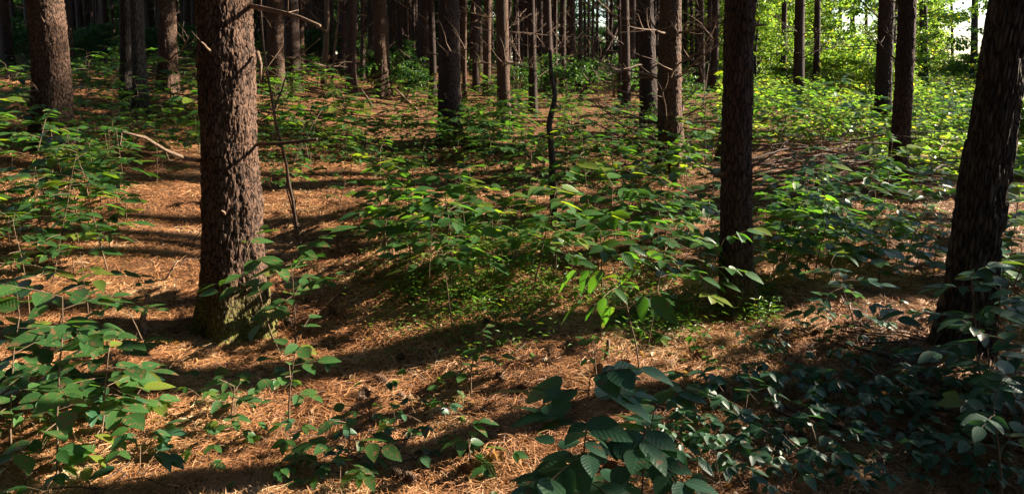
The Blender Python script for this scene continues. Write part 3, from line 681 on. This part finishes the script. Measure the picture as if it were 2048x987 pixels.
# ------------------------------------------------------------------ seedlings and saplings
PC = [proto('hickory_seedling', 'seedling', plant_compound(s, H=h, leaves=n, pairs=p, ll=l * 1.25), M_LEAF) for s, h, n, p, l in ((1, .42, 8, 2, .075), (2, .50, 9, 2, .08), (3, .34, 8, 1, .09), (4, .58, 10, 3, .07), (5, .46, 9, 2, .09), (6, .30, 7, 2, .07))]
PS = [proto('broadleaf_seedling', 'seedling', plant_simple(s, H=h, branches=b, ll=l * 1.2), M_LEAF) for s, h, b, l in ((11, .40, 7, .075), (12, .52, 9, .085), (13, .33, 7, .065), (14, .60, 11, .09))]
PL = [proto('ground_seedling', 'seedling', plant_low(s, leaves=n, ll=l, H=h, three=t), M_LEAFD) for s, n, l, h, t in ((21, 4, .055, .10, True), (22, 5, .050, .12, True), (23, 3, .065, .09, True), (24, 5, .055, .08, False), (25, 6, .05, .13, True))]
PLG = [proto('ground_seedling', 'seedling', plant_low(s, leaves=n, ll=l, H=h, three=t), M_LEAF) for s, n, l, h, t in ((31, 4, .055, .10, True), (32, 3, .06, .08, True), (33, 5, .045, .11, False))]
PSD = [proto('glossy_seedling', 'seedling', plant_simple(s, H=h, branches=b, ll=l), M_LEAFD) for s, h, b, l in ((41, .40, 5, .08), (42, .55, 6, .085), (43, .30, 4, .085))]
PCD = [proto('glossy_seedling', 'seedling', plant_compound(s, H=h, leaves=n, pairs=p, ll=l), M_LEAFD) for s, h, n, p, l in ((44, .36, 5, 1, .085), (45, .45, 6, 2, .08))]
PC += [proto('narrow_leaved_seedling', 'seedling', plant_simple(s, H=h, branches=b, ll=l, W=.30), M_LEAF) for s, h, b, l in ((51, .45, 8, .10), (52, .36, 7, .085))]
PS += [proto('heart_leaved_seedling', 'seedling', plant_simple(s, H=h, branches=b, ll=l, W=.85, per=3), M_LEAF) for s, h, b, l in ((53, .36, 5, .085), (54, .28, 4, .11))]
rs = random.Random(123)
def scatter(protos, box, n, label, group, lo=.8, hi=1.2, gap=.12, skip=()):
    u0, v0, u1, v1 = box; done = []; tries = 0
    while len(done) < n and tries < n * 12:
        tries += 1; u, v = rs.uniform(u0, u1), rs.uniform(v0, v1)
        if any(a <= u <= c and b <= v <= d for a, b, c, d in skip): continue
        p = on_ground(u, v)
        if any((p.x - q.x) ** 2 + (p.y - q.y) ** 2 < gap * gap for q in done): continue
        if min((p.x - a) ** 2 + (p.y - b) ** 2 for a, b in TREES) < .05: continue
        done.append(p); p.z = float(ground_fine(p.x, p.y)) - .005
        put(rs.choice(protos), p, rs.uniform(0, 6.28), rs.uniform(lo, hi), label, group, (rs.uniform(-.12, .12), rs.uniform(-.12, .12)))
# middle band of seedlings, lit from the right
scatter(PC + PS, (530, 235, 1000, 330), 62, 'leafy seedling in the band between the half lit pine and the heavy dark pine', 'seedlings left of the heavy dark pine', 1.0, 1.5, .22)
scatter(PC + PS, (900, 240, 1420, 370), 74, 'leafy seedling in the sunlit band left of the bare twig pine', 'seedlings around the dead sapling', 1.0, 1.5, .2)
scatter(PC + PS, (540, 340, 820, 500), 12, 'seedling on open needles right of the thick mossy pine', 'seedlings on open needles', .8, 1.2, .3)
scatter(PC + PS, (760, 400, 1330, 600), 38, 'leafy seedling in the crowded middle of the clearing', 'seedlings in the middle of the clearing', .85, 1.3, .16)
scatter(PS + PC, (1300, 370, 1440, 560), 12, 'seedling crowding the left side of the dark knobbly pine', 'seedlings left of the dark knobbly pine', .9, 1.3, .16)
scatter(PS + PC, (1530, 400, 1880, 590), 44, 'seedling between the dark knobbly pine and the leaning hardwood', 'seedlings before the brush pile', .9, 1.3, .15)
scatter(PSD + PS, (1960, 420, 2060, 760), 16, 'glossy seedling behind the leaning hardwood', 'seedlings beyond the leaning hardwood', .8, 1.2, .15)
scatter(PC + PS, (-60, 230, 400, 330), 34, 'leafy seedling scattered over the upper left slope', 'seedlings on the upper left slope', .9, 1.4, .28)
scatter(PC + PS, (-40, 330, 330, 560), 30, 'leafy seedling low on the left slope', 'seedlings low on the left slope', .9, 1.35, .2, skip=((260, 380, 400, 560),))
scatter(PC + PS, (150, 150, 1300, 228), 100, 'small seedling among the far trunks on the slope', 'seedlings among the far trunks', 1.0, 1.7, .4)
scatter(PC + PS, (1380, 220, 1560, 330), 26, 'sunlit seedling behind the dark knobbly pine', 'seedlings behind the dark knobbly pine', .9, 1.5, .25)
scatter(PC + PS, (1560, 215, 2040, 300), 70, 'bright seedling at the near edge of the thicket', 'seedlings at the edge of the thicket', 1.0, 1.7, .25)
# near ground seedlings
scatter(PL, (1330, 760, 2040, 985), 95, 'dark glossy ground seedling in the shaded near right corner', 'ground seedlings in the near right shade', .8, 1.35, .09)
scatter(PL, (1500, 640, 1860, 760), 14, 'glossy ground seedling between the two near right trunks', 'ground seedlings between the near right trunks', .7, 1.0, .1)
scatter(PLG + PL[:2], (620, 760, 1010, 985), 16, 'small green ground seedling on the open near needles', 'ground seedlings on the near needles', .7, 1.1, .12)
scatter(PLG, (380, 740, 620, 985), 14, 'small green ground seedling before the mossy pine', 'ground seedlings before the mossy pine', .8, 1.2, .1)
scatter(PL + PLG, (0, 800, 340, 985), 16, 'ground seedling in the near left corner', 'ground seedlings in the near left corner', 1.0, 1.5, .12)
scatter(PLG, (1040, 560, 1420, 740), 16, 'small ground seedling on needles left of the dark knobbly pine', 'ground seedlings beside the knobbly pine', .7, 1.0, .1)
# hero saplings, each placed where the photograph has it
def hero(kind, u, v, utop, vtop, label, mat, seed, Y=None, rz=0., name='hardwood_sapling', **kw):
    """sapling standing at ground pixel (u,v) (or at distance Y) whose top reaches (utop,vtop)"""
    if Y is None: B = on_ground(u, v)
    else: x = (u - CX) / FPX * Y; B = Vector((x, Y, gz(x, Y)))
    B.z = float(ground_fine(B.x, B.y)); T = at_depth(utop, vtop, B.y); H = T.z - B.z
    s, f = kind(seed, H=H, **kw); s.materials.append(M_STEM); f.materials.append(mat)
    t = thing(name, label, 'sapling', B); t.rotation_euler = (0, math.atan2(T.x - B.x, H), 0)
    obj('stem', s, None, t, rot=(0, 0, rz)); obj('foliage', f, None, t, rot=(0, 0, rz)); return t
hero(plant_simple, 1195, 1200, 1200, 725, 'dark big leaved sapling closest to the viewer, near bottom', M_LEAFD, 101, Y=2.0, branches=12, ll=.115, bl=.26, start=.30, per=4, W=.62, lift=.1)
hero(plant_simple, 1300, 1150, 1310, 800, 'dark sapling right of the closest big leaved one', M_LEAFD, 135, Y=2.1, branches=8, ll=.115, bl=.28, start=.3, per=4, W=.62, lift=.15)
hero(plant_simple, 1278, 745, 1215, 520, 'sapling with large drooping leaves and one glowing green leaf', M_LEAF, 103, branches=7, ll=.135, bl=.30, start=.62, per=3, W=.5, droop=-.75)
hero(plant_compound, 1290, 700, 1300, 440, 'slim sapling with flat tiers of leaves in the clearing centre', M_LEAF, 104, leaves=9, ll=.10, ln=.24, pairs=2, start=.55)
hero(plant_simple, 592, 690, 560, 505, 'spreading sapling whose leaves cross the foot of the mossy pine', M_LEAFS, 105, branches=8, ll=.13, bl=.52, start=.55, per=4, W=.5, lift=.15)
hero(plant_simple, 560, 700, 480, 490, 'sapling with dark broad leaves before the mossy trunk', M_LEAFS, 115, branches=4, ll=.14, bl=.30, start=.72, per=3, W=.55, lift=.1)
hero(plant_simple, 577, 862, 575, 655, 'upright sapling alone on the open needles before the mossy pine', M_LEAFS, 106, branches=8, ll=.085, bl=.16, start=.35, per=2, W=.62)
hero(plant_simple, 110, 960, 60, 610, 'spotted leaf sapling tallest in the near left corner', M_LEAFS, 107, branches=12, ll=.105, bl=.30, start=.3, per=4, W=.6, lift=.15)
hero(plant_simple, 190, 905, 200, 690, 'spotted leaf sapling right of the tallest near left one', M_LEAFS, 108, branches=9, ll=.10, bl=.26, start=.3, per=4, W=.6, lift=.15)
hero(plant_simple, 20, 900, 10, 640, 'spotted leaf sapling at the very left edge', M_LEAFS, 109, branches=9, ll=.10, bl=.28, start=.3, per=4, W=.6, lift=.15)
hero(plant_simple, 250, 800, 230, 660, 'spotted leaf sapling above the near left cluster', M_LEAFS, 136, branches=8, ll=.11, bl=.28, start=.3, per=4, W=.6, lift=.15)
hero(plant_simple, 60, 800, 90, 600, 'broad leaved sapling behind the tallest near left one', M_LEAFS, 137, branches=9, ll=.12, bl=.32, start=.35, per=4, W=.62, lift=.15)
hero(plant_compound, 175, 690, 165, 470, 'thin stemmed sapling low on the left slope', M_LEAF, 110, leaves=10, ll=.10, ln=.26, pairs=2, start=.45)
hero(plant_compound, 60, 640, 50, 440, 'leafy sapling at the left edge of the slope', M_LEAF, 111, leaves=10, ll=.10, ln=.26, pairs=2, start=.4)
hero(plant_compound, 290, 690, 230, 560, 'low sapling beside the short cut stub on the left', M_LEAFS, 112, leaves=6, ll=.10, ln=.24, pairs=2, start=.5)
hero(plant_compound, 100, 560, 110, 300, 'airy sapling with sunlit tiers on the left slope', M_LEAF, 113, leaves=12, ll=.095, ln=.28, pairs=2, start=.35)
hero(plant_compound, 905, 660, 905, 475, 'pale stemmed sapling in the stilt grass', M_LEAF, 114, leaves=7, ll=.10, ln=.2, pairs=1, start=.7)
hero(plant_compound, 855, 640, 860, 430, 'thin sapling left of the pale stemmed one in the grass', M_LEAF, 116, leaves=8, ll=.10, ln=.24, pairs=2, start=.65)
hero(plant_compound, 950, 560, 940, 345, 'tall airy sapling with pale flat leaflets in the clearing', M_LEAF, 117, leaves=9, ll=.12, ln=.30, pairs=2, start=.65)
hero(plant_compound, 1010, 560, 1010, 425, 'sapling with broad pale leaves in the clearing centre', M_LEAF, 118, leaves=6, ll=.13, ln=.2, pairs=1, start=.7)
hero(plant_compound, 1180, 470, 1150, 215, 'tall sapling lifting sunlit leaves right of the dead sapling', M_LEAF, 119, leaves=14, ll=.12, ln=.45, pairs=3, start=.45)
hero(plant_compound, 1040, 420, 1030, 190, 'tall sapling lifting sunlit leaves left of the dead sapling', M_LEAF, 120, leaves=10, ll=.11, ln=.4, pairs=3, start=.6)
hero(plant_compound, 1320, 600, 1410, 400, 'arching sapling before the dark knobbly pine', M_LEAF, 121, leaves=10, ll=.12, ln=.30, pairs=2, start=.4)
hero(plant_simple, 1390, 640, 1440, 470, 'leaning sapling touching the knobbly pine with gold tinted leaves', M_LEAF, 122, branches=7, ll=.11, bl=.28, start=.4, per=4)
hero(plant_compound, 1715, 690, 1700, 520, 'sapling of bluish leaves between the near right trunks', M_LEAFD, 123, leaves=8, ll=.10, ln=.24, pairs=2, start=.5)
hero(plant_compound, 1650, 660, 1680, 560, 'small dark sapling left of the bluish leaved one', M_LEAFD, 124, leaves=6, ll=.09, ln=.2, pairs=2, start=.5)
hero(plant_simple, 1965, 800, 1930, 545, 'bluish leaved sapling crossing the foot of the leaning hardwood', M_LEAFD, 125, branches=7, ll=.105, bl=.30, start=.5, per=4, W=.5)
hero(plant_simple, 1990, 860, 1990, 660, 'glossy sapling right of the leaning hardwood foot', M_LEAFD, 126, branches=8, ll=.10, bl=.28, start=.4, per=4, W=.5)
hero(plant_simple, 2040, 900, 2030, 620, 'glossy sapling at the right edge of the picture', M_LEAFD, 127, branches=9, ll=.10, bl=.32, start=.3, per=4, W=.5)
hero(plant_simple, 2000, 990, 1990, 790, 'low glossy sapling in the near right corner', M_LEAFD, 128, branches=7, ll=.09, bl=.24, start=.4, per=4, W=.5)
hero(plant_simple, 690, 960, 700, 850, 'bushy little sapling low in front of the open needles', M_LEAFS, 129, branches=8, ll=.085, bl=.22, start=.25, per=3, W=.55)
hero(plant_simple, 945, 930, 950, 862, 'tiny sapling with serrated bright leaves near the front', M_LEAF, 130, branches=4, ll=.075, bl=.10, start=.4, per=2, W=.6)
hero(plant_simple, 460, 850, 470, 770, 'dark star leaved sapling on the shaded near needles', M_LEAFS, 131, branches=7, ll=.075, bl=.14, start=.3, per=2, W=.45)
hero(plant_simple, 945, 790, 940, 680, 'thin sapling standing in the long trunk shadow', M_LEAFS, 132, branches=6, ll=.07, bl=.16, start=.35, per=3, W=.55)
hero(plant_simple, 1200, 790, 1190, 680, 'pale leaved seedling on a short thick stem', M_LEAF, 133, branches=4, ll=.06, bl=.10, start=.7, per=2)

# ------------------------------------------------------------------ sticks, snags and stubs
def stick(pts, rs_, label, name='fallen_branch', cat='branch', mat=M_TWIG, group=None, k=7, twigs=0, seed=0, tl=.3):
    r = random.Random(seed); t = Tubes(); P = [Vector(p) for p in pts]; o0 = P[0].copy(); P = [p - o0 for p in P]
    # densify with a wobble
    Q = [P[0]]
    for a, b in zip(P[:-1], P[1:]):
        for q in (.33, .66, 1.): w = (b - a).length * .02; Q.append(a.lerp(b, q) + (Vector((r.uniform(-w, w), r.uniform(-w, w), r.uniform(-w, w))) if q < 1 else Vector()))
    n = len(Q); t.add(Q, [rs_[0] + (rs_[1] - rs_[0]) * i / (n - 1) for i in range(n)], k)
    ob = obj(name, t.mesh(name), mat, None, o0); tag(ob, label, cat, group)
    for q in range(twigs):
        i = r.randint(1, n - 2); d = (Q[i + 1] - Q[i - 1]).normalized(); d = (d * .6 + Vector((r.uniform(-1, 1), r.uniform(-.6, .6), r.uniform(-.8, .8)))).normalized(); l = tl * r.uniform(.4, 1); tt = Tubes(); pp = [Q[i]]
        for w in range(4): d = (d + Vector((r.uniform(-.2, .2), r.uniform(-.2, .2), r.uniform(-.2, .2)))).normalized(); pp.append(pp[-1] + d * l / 4)
        tt.add(pp, [rs_[1] * 1.0 + rs_[0] * .2] + [rs_[1] * .8] * 3 + [rs_[1] * .4], 4); obj('twig', tt.mesh('twig'), mat, ob)
    return ob
def px(*l):  # (u, v, depth) -> point
    return [at_depth(u, v, y) for u, v, y in l]
Ym = MAIN.location.y
def gp(u, v, dz=0.): p = on_ground(u, v); p.z += dz; return p
# long hooked dead branch hanging right of the mossy pine
b0 = gp(603, 500)
stick([b0] + px((590, 430, b0.y), (573, 330, b0.y - .1), (552, 250, b0.y - .2), (535, 150, b0.y - .3), (524, 60, b0.y - .35), (521, -60, b0.y - .4)), (.013, .008), 'long thin dead stem arching up beside the thick mossy pine', 'dead_sapling', 'dead sapling', M_TWIGD, seed=1, twigs=7, tl=.5)
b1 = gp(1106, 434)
stick([b1] + px((1105, 330, b1.y), (1098, 250, b1.y), (1110, 190, b1.y), (1102, 140, b1.y), (1100, 100, b1.y)), (.036, .015), 'crooked bare dead sapling standing among sunlit leaves', 'dead_sapling', 'dead sapling', M_BARKG, k=10, seed=2)
b1 = gp(664, 178); stick([b1] + px((668, 120, b1.y), (675, 50, b1.y), (678, -40, b1.y)), (.035, .02), 'thin pale bare stem in the dim middle left', 'dead_sapling', 'dead sapling', seed=3, twigs=3, tl=.8)
b1 = gp(647, 168); stick([b1] + px((650, 110, b1.y), (655, 40, b1.y), (655, -60, b1.y)), (.085, .06), 'slightly bowed bare brown stem beside the pale one', 'dead_sapling', 'dead sapling', seed=4, twigs=3, tl=.8)
b1 = gp(1435, 322); stick([b1] + px((1445, 270, b1.y), (1456, 205, b1.y)), (.055, .04), 'broken leaning snag behind the dark knobbly pine', 'snag', 'snag', M_BARKD, seed=5)
b1 = gp(1160, 200); stick([b1] + px((1195, 130, b1.y), (1240, 45, b1.y)), (.08, .05), 'dark dead trunk leaning across the pale gap', 'snag', 'snag', M_BARKD, seed=6, twigs=3, tl=.8)
b1 = gp(290, 672); stick([b1, b1 + Vector((-.005, 0, .10))] + px((290, 622, b1.y), (296, 590, b1.y)), (.019, .013), 'short pale cut stub standing in the left needles', 'stub', 'stub', seed=7)
b1 = gp(1212, 722); stick([b1, b1 + Vector((.01, 0, .11))], (.012, .009), 'short thick stem stub under pale leaves', 'stub', 'stub', seed=8)
p_, d_ = MAIN.location, 0
# branches of the mossy pine reaching sideways
def limb_of(root, pts, rs_, mat=M_TWIG, seed=0, twigs=3, tl=.2):
    r = random.Random(seed); t = Tubes(); P = [Vector(p) - root.location for p in pts]; n = len(P); t.add(P, [rs_[0] + (rs_[1] - rs_[0]) * i / (n - 1) for i in range(n)], 7)
    for q in range(twigs):
        i = r.randint(1, n - 1); d = Vector((r.uniform(-1, 1), r.uniform(-.5, .5), r.uniform(-1, 1))).normalized(); t.add([P[i], P[i] + d * tl * .5, P[i] + (d + Vector((.2, 0, .2))) * tl * r.uniform(.6, 1)], [rs_[1] * .5, rs_[1] * .4, rs_[1] * .2], 4)
    obj('dead_branch', t.mesh('dead_branch'), mat, root)
limb_of(MAIN, px((425, 325, Ym), (375, 318, Ym - .2), (330, 300, Ym - .35), (290, 275, Ym - .5), (244, 264, Ym - .6)), (.012, .006), seed=1, twigs=2, tl=.12)
limb_of(MAIN, px((500, 290, Ym), (560, 287, Ym - .1), (610, 282, Ym - .15), (634, 278, Ym - .2)), (.011, .007), M_TWIGD, seed=2, twigs=4)
limb_of(MAIN, px((500, 12, Ym), (540, 20, Ym - .2), (575, 28, Ym - .3), (600, 35, Ym - .3), (640, 52, Ym - .4)), (.014, .008), seed=3, twigs=2)
limb_of(MAIN, px((515, 105, Ym), (522, 130, Ym - .1), (520, 160, Ym - .1)), (.012, .006), seed=5, twigs=4)
# leaning sticks around the flared foot pine
for k_, (a, b, lab) in enumerate((((745, 215), (722, 178), 'dark stick leaning left at the flared pine foot'), ((790, 178), (836, 222), 'broken stick leaning right at the flared pine foot'), ((868, 215), (878, 185), 'short broken stick beside the heavy dark pine'))):
    p0 = gp(*b) if b[1] > a[1] else gp(*a); o_ = a if b[1] > a[1] else b; stick([p0] + px((o_[0], o_[1], p0.y)), (.035, .02), lab, seed=20 + k_, mat=M_TWIG if k_ else M_TWIGD)
# small bright snags and twigs on the floor, all one of a kind by place
FL = [((330, 560), (355, 520), 'pale forked twig upright on the left needles', .008), ((385, 488), (405, 455), 'thin pale twig leaning against the mossy pine', .004), ((245, 740), (260, 700), 'thin straw twig leaning in the near left shade', .003),
      ((690, 575), (595, 665), 'long thin dark twig slanting right of the mossy pine', .003), ((1500, 545), (1560, 580), 'pale straight twig on needles right of the knobbly pine', .005)]
for k_, (a, b, lab, rad_) in enumerate(FL):
    p0 = gp(*(a if a[1] > b[1] else b)); o_ = b if a[1] > b[1] else a; stick([p0] + px((o_[0], o_[1], p0.y + .05)), (rad_, rad_ * .7), lab, 'twig', 'twig', seed=30 + k_, twigs=1, tl=.05)
# brush pile: crossing fallen branches right of centre
rb = random.Random(9)
for k_ in range(85):
    u, v = rb.uniform(1530, 1900), rb.uniform(290, 410)
    p = gp(u, v); a = rb.gauss(0.15, .55); l = rb.uniform(.5, 1.9); d = Vector((math.cos(a), math.sin(a), rb.uniform(-.08, .18))); z = rb.uniform(.03, .28)
    pts = [p + d * (l * (q / 4 - .5)) + Vector((0, rb.uniform(-.05, .05), z + .05 * math.sin(q))) for q in range(5)]
    for w_ in pts: w_.z = max(w_.z, gz(w_.x, w_.y) + .01)
    stick(pts, (rb.uniform(.006, .018), .004), 'dead branch tangled in the brush pile under the leaning pine', mat=rb.choice((M_TWIG, M_TWIGD)), group='branches of the brush pile', seed=200 + k_, twigs=rb.randint(1, 3), tl=.4)
for k_ in range(44):
    u, v = rb.uniform(1130, 1440), rb.uniform(235, 345); p = gp(u, v); a = rb.uniform(-.6, 3.6); l = rb.uniform(.4, 1.5); d = Vector((math.cos(a), .3 * math.sin(a), rb.uniform(.05, .8))).normalized()
    stick([p, p + d * l * .5, p + d * l + Vector((0, 0, -.08))], (rb.uniform(.008, .018), .004), 'dead branch slanting near the bare twig pine', mat=rb.choice((M_TWIG, M_TWIGD)), group='dead branches near the bare twig pine', seed=300 + k_, twigs=3, tl=.35)
for k_ in range(20):
    u, v = rb.uniform(1650, 2040), rb.uniform(640, 900); p = gp(u, v); a = rb.gauss(-.6, .35); l = rb.uniform(.25, .9); d = Vector((math.cos(a), math.sin(a), 0))
    pts = [p + d * l * (q / 3 - .5) for q in range(4)]
    for w_ in pts: w_.z = float(ground_fine(w_.x, w_.y)) + .012 + rb.uniform(0, .015)
    stick(pts, (rb.uniform(.004, .009), .002), 'thin fallen branch on shaded needles by the leaning hardwood', mat=M_TWIGD, group='fallen branches by the leaning hardwood', seed=400 + k_, twigs=1, tl=.2)
# old log in the middle distance
l0 = gp(930, 300); l1 = gp(1050, 312)
stick([l0 + Vector((0, 0, .06)), l0.lerp(l1, .5) + Vector((0, 0, .07)), l1 + Vector((0, 0, .05))], (.10, .08), 'dark rotting log half hidden behind the seedlings', 'fallen_log', 'log', M_BARKD, k=14, seed=50)
l0 = gp(1570, 420); l1 = gp(1680, 452)
stick([l0 + Vector((0, 0, .04)), l0.lerp(l1, .5) + Vector((0, 0, .05)), l1 + Vector((0, 0, .03))], (.05, .04), 'fallen limb lying before the brush pile', 'fallen_log', 'log', M_BARKD, k=12, seed=51)

# ------------------------------------------------------------------ moss cushion on the mossy pine foot
mt = Tubes(); rm = np.random.default_rng(4); P, D, Nn, L_, T = [], [], [], [], []
for q in range(5200):
    a = rm.uniform(-2.6, .9); z = rm.exponential(.11)
    if z > .42: continue
    if vnoise(np.array(a * 3.), np.array(z * 14.), 5) < .46: continue
    R_ = main_r * (1 + .28 * math.exp(-z / .35 * 2) * (1 + .25 * math.sin(a * 5 + 3) + .18 * math.sin(a * 3 + 6.3))) + .004 + .012 * rm.random()
    n_v = np.array([math.cos(a), math.sin(a), .35]); P.append((math.cos(a) * R_, math.sin(a) * R_, z)); D.append(n_v + rm.normal(size=3) * .6); Nn.append(rm.normal(size=3)); L_.append(rm.uniform(.008, .022)); T.append(rm.random())
mm = leaf_mesh('moss', P, D, Nn, L_, .35, T, hi=False); obj('moss', mm, M_MOSS, MAIN)

# ------------------------------------------------------------------ pine cones
def cone_mesh():
    P, D, Nn, L_, T = [], [], [], [], []
    for i in range(60):
        z = i / 60; a = i * 2.4; rr_ = .016 * math.sin(math.pi * min(1, z * .9 + .12)); P.append((math.cos(a) * rr_ * .5, math.sin(a) * rr_ * .5, z * .065)); D.append((math.cos(a), math.sin(a), .45)); Nn.append((0, 0, 1)); L_.append(.010 + rr_ * .6); T.append(.5)
    V, F, uv, t = leaves_np(P, D, Nn, L_, .9, T, hi=False); m = mesh_np('pine_cone', V, F, uv, {'tint': t}, smooth=False); m.materials.append(M_CONE); return m
CM = cone_mesh(); rc = random.Random(8)
for k_ in range(34):
    u, v = rc.uniform(560, 1650), rc.uniform(600, 960); p = gp(u, v); p.z = float(ground_fine(p.x, p.y)) + .014
    o = obj('pine_cone', CM, None, None, p, (rad(80) + rc.uniform(-.3, .3), 0, rc.uniform(0, 6.28)), rc.uniform(.8, 1.2)); tag(o, 'open brown pine cone lying in the needles', 'pine cone', 'pine cones on the floor')

# ------------------------------------------------------------------ fallen needles (uncountable) near the viewer
def needles(n, ymin, ymax, seed, wide=.82):
    r = np.random.default_rng(seed); 
    y = ymin * (ymax / ymin) ** r.random(n) if True else 0
    x = r.uniform(-.78, .78, n) * (y + .3); z = ground_fine(x, y)
    flow = vnoise(x * 1.5, y * 1.5, 9) * 6.28; a = flow + r.normal(size=n) * .9; L = r.uniform(.05, .11, n); w = (.0011 + .00035 * y) * wide * r.uniform(.7, 1.3, n)
    pit = r.normal(size=n) * .22; d = np.stack([np.cos(a) * np.cos(pit), np.sin(a) * np.cos(pit), np.sin(pit)], 1); s = np.stack([-np.sin(a), np.cos(a), r.normal(size=n) * .5], 1); s /= np.linalg.norm(s, axis=1, keepdims=True)
    c = np.stack([x, y, z + .003 + r.random(n) ** 2 * .016], 1); bow = np.array([0, 0, 1.])[None] * (L * r.uniform(-.02, .10, n))[:, None] + s * (L * r.normal(size=n) * .07)[:, None]
    V = np.stack([c - d * L[:, None] * .5 - s * w[:, None] * .5, c - d * L[:, None] * .5 + s * w[:, None] * .5, c + bow - s * w[:, None] * .5, c + bow + s * w[:, None] * .5, c + d * L[:, None] * .5 - s * w[:, None] * .25, c + d * L[:, None] * .5 + s * w[:, None] * .25], 1).reshape(-1, 3)
    o = (np.arange(n) * 6)[:, None]; F = np.concatenate([o + np.array([0, 1, 3, 2]), o + np.array([2, 3, 5, 4])]); t = np.repeat(np.clip(r.normal(.56, .2, n) + (vnoise(x * 3.1 + 7, y * 3.1, 21) - .5) * .55 + (vnoise(x * 9 + 7, y * 9, 22) - .5) * .35, 0, 1), 6)
    return mesh_np('fallen_needles', V, [F], None, {'tint': t}, smooth=False)
tag(obj('fallen_needles', needles(300000, 2.2, 11., 3), M_NEEDLE), 'loose carpet of orange brown fallen pine needles', None, kind='stuff')

# brown dead leaves, bark flakes and crumbs lying in the needles
rl = np.random.default_rng(14); n = 1500; yy = 2.3 * (10 / 2.3) ** rl.random(n); xx = rl.uniform(-.78, .78, n) * yy; zz = ground_fine(xx, yy) + .012
th = rl.uniform(0, 6.28, n)
tag(obj('leaf_litter', leaf_mesh('leaf_litter', np.stack([xx, yy, zz], 1), np.stack([np.cos(th), np.sin(th), rl.normal(size=n) * .25], 1), np.stack([rl.normal(size=n) * .5, rl.normal(size=n) * .5, np.ones(n)], 1), rl.uniform(.012, .055, n), .55, rl.random(n), fold=.5, curl=.3), M_DRY), 'curled brown dead leaves and bark flakes among the needles', None, kind='stuff')
n = 420; P0 = Tubes()
for q in range(n):
    y_ = 2.3 * (9 / 2.3) ** rl.random(); x_ = rl.uniform(-.78, .78) * y_; z_ = float(ground_fine(x_, y_)); a_ = rl.uniform(0, 6.28); l_ = rl.uniform(.04, .22); r_ = rl.uniform(.0012, .0035)
    P0.add([(x_, y_, z_ + .012), (x_ + math.cos(a_) * l_ * .5, y_ + math.sin(a_) * l_ * .5, z_ + .02 + rl.random() * .02), (x_ + math.cos(a_ + .3) * l_, y_ + math.sin(a_ + .3) * l_, z_ + .012)], [r_, r_, r_ * .6], 4, cap=False)
tag(obj('twig_litter', P0.mesh('twig_litter'), M_TWIGD), 'small broken twigs strewn over the needles', None, kind='stuff')

# stilt grass patch
rg = np.random.default_rng(6); P, D, Nn, L_, T = [], [], [], [], []
def grass_patch(u0, v0, u1, v1, n):
    for _ in range(n):
        u, v = rg.normal((u0 + u1) / 2, (u1 - u0) / 4), rg.normal((v0 + v1) / 2, (v1 - v0) / 4)
        if v < 300: continue
        p = on_ground(u, v); h = rg.uniform(.04, .16); a = rg.uniform(0, 6.28); lean = rg.uniform(0, .4)
        for q in range(rg.integers(3, 6)):
            f = q / 5; a += 2.6; pp = (p.x + math.cos(a) * .01 + lean * h * f, p.y, p.z + h * (f + .1)); P.append(pp); D.append((math.cos(a), math.sin(a), rg.uniform(-.1, .7))); Nn.append((rg.normal() * .3, rg.normal() * .3, 1)); L_.append(rg.uniform(.028, .055)); T.append(rg.random())
grass_patch(740, 470, 1180, 680, 1300); grass_patch(850, 440, 1180, 530, 500); grass_patch(1150, 560, 1450, 690, 350); grass_patch(1480, 560, 1560, 660, 120)
tag(obj('grass', leaf_mesh('grass', P, D, Nn, L_, .22, T, hi=False), M_GRASS), 'patch of small bladed stilt grass in the clearing', None, kind='stuff')
P, D, Nn, L_, T = [], [], [], [], []
# low ground cover under the thicket at the right
for _ in range(42000):
    y = 8.5 * (90 / 8.5) ** rg.random(); a = rg.uniform(.28, .88) if y > 11 else rg.uniform(.5, .8); x = a * y; z = gz(x, y) + rg.random() * min(.7, .12 + (y - 7) * .06)
    P.append((x, y, z)); th = rg.uniform(0, 6.28); D.append((math.cos(th), math.sin(th), rg.uniform(-.4, .3))); Nn.append((rg.normal() * .35, rg.normal() * .35, 1)); L_.append(rg.uniform(.05, .11) * (1 + y / 40)); T.append(rg.random())
tag(obj('undergrowth', leaf_mesh('undergrowth', P, D, Nn, L_, .6, T, hi=False), M_LEAFY), 'dense low undergrowth beneath the bright thicket', None, kind='stuff')
P, D, Nn, L_, T = [], [], [], [], []
for _ in range(15000):
    y = 8 * (40 / 8) ** rg.random(); x = rg.uniform(-.8, .34) * y
    if vnoise(np.array(x * .55 + 40), np.array(y * .4), 12) < .5: continue
    z = gz(x, y) + rg.random() * .30; P.append((x, y, z)); th = rg.uniform(0, 6.28); D.append((math.cos(th), math.sin(th), rg.uniform(-.4, .3))); Nn.append((rg.normal() * .35, rg.normal() * .35, 1)); L_.append(rg.uniform(.05, .10)); T.append(rg.random())
tag(obj('ground_cover', leaf_mesh('ground_cover', P, D, Nn, L_, .6, T, hi=False), M_LEAFF), 'patches of leafy ground cover under the far pines', None, kind='stuff')
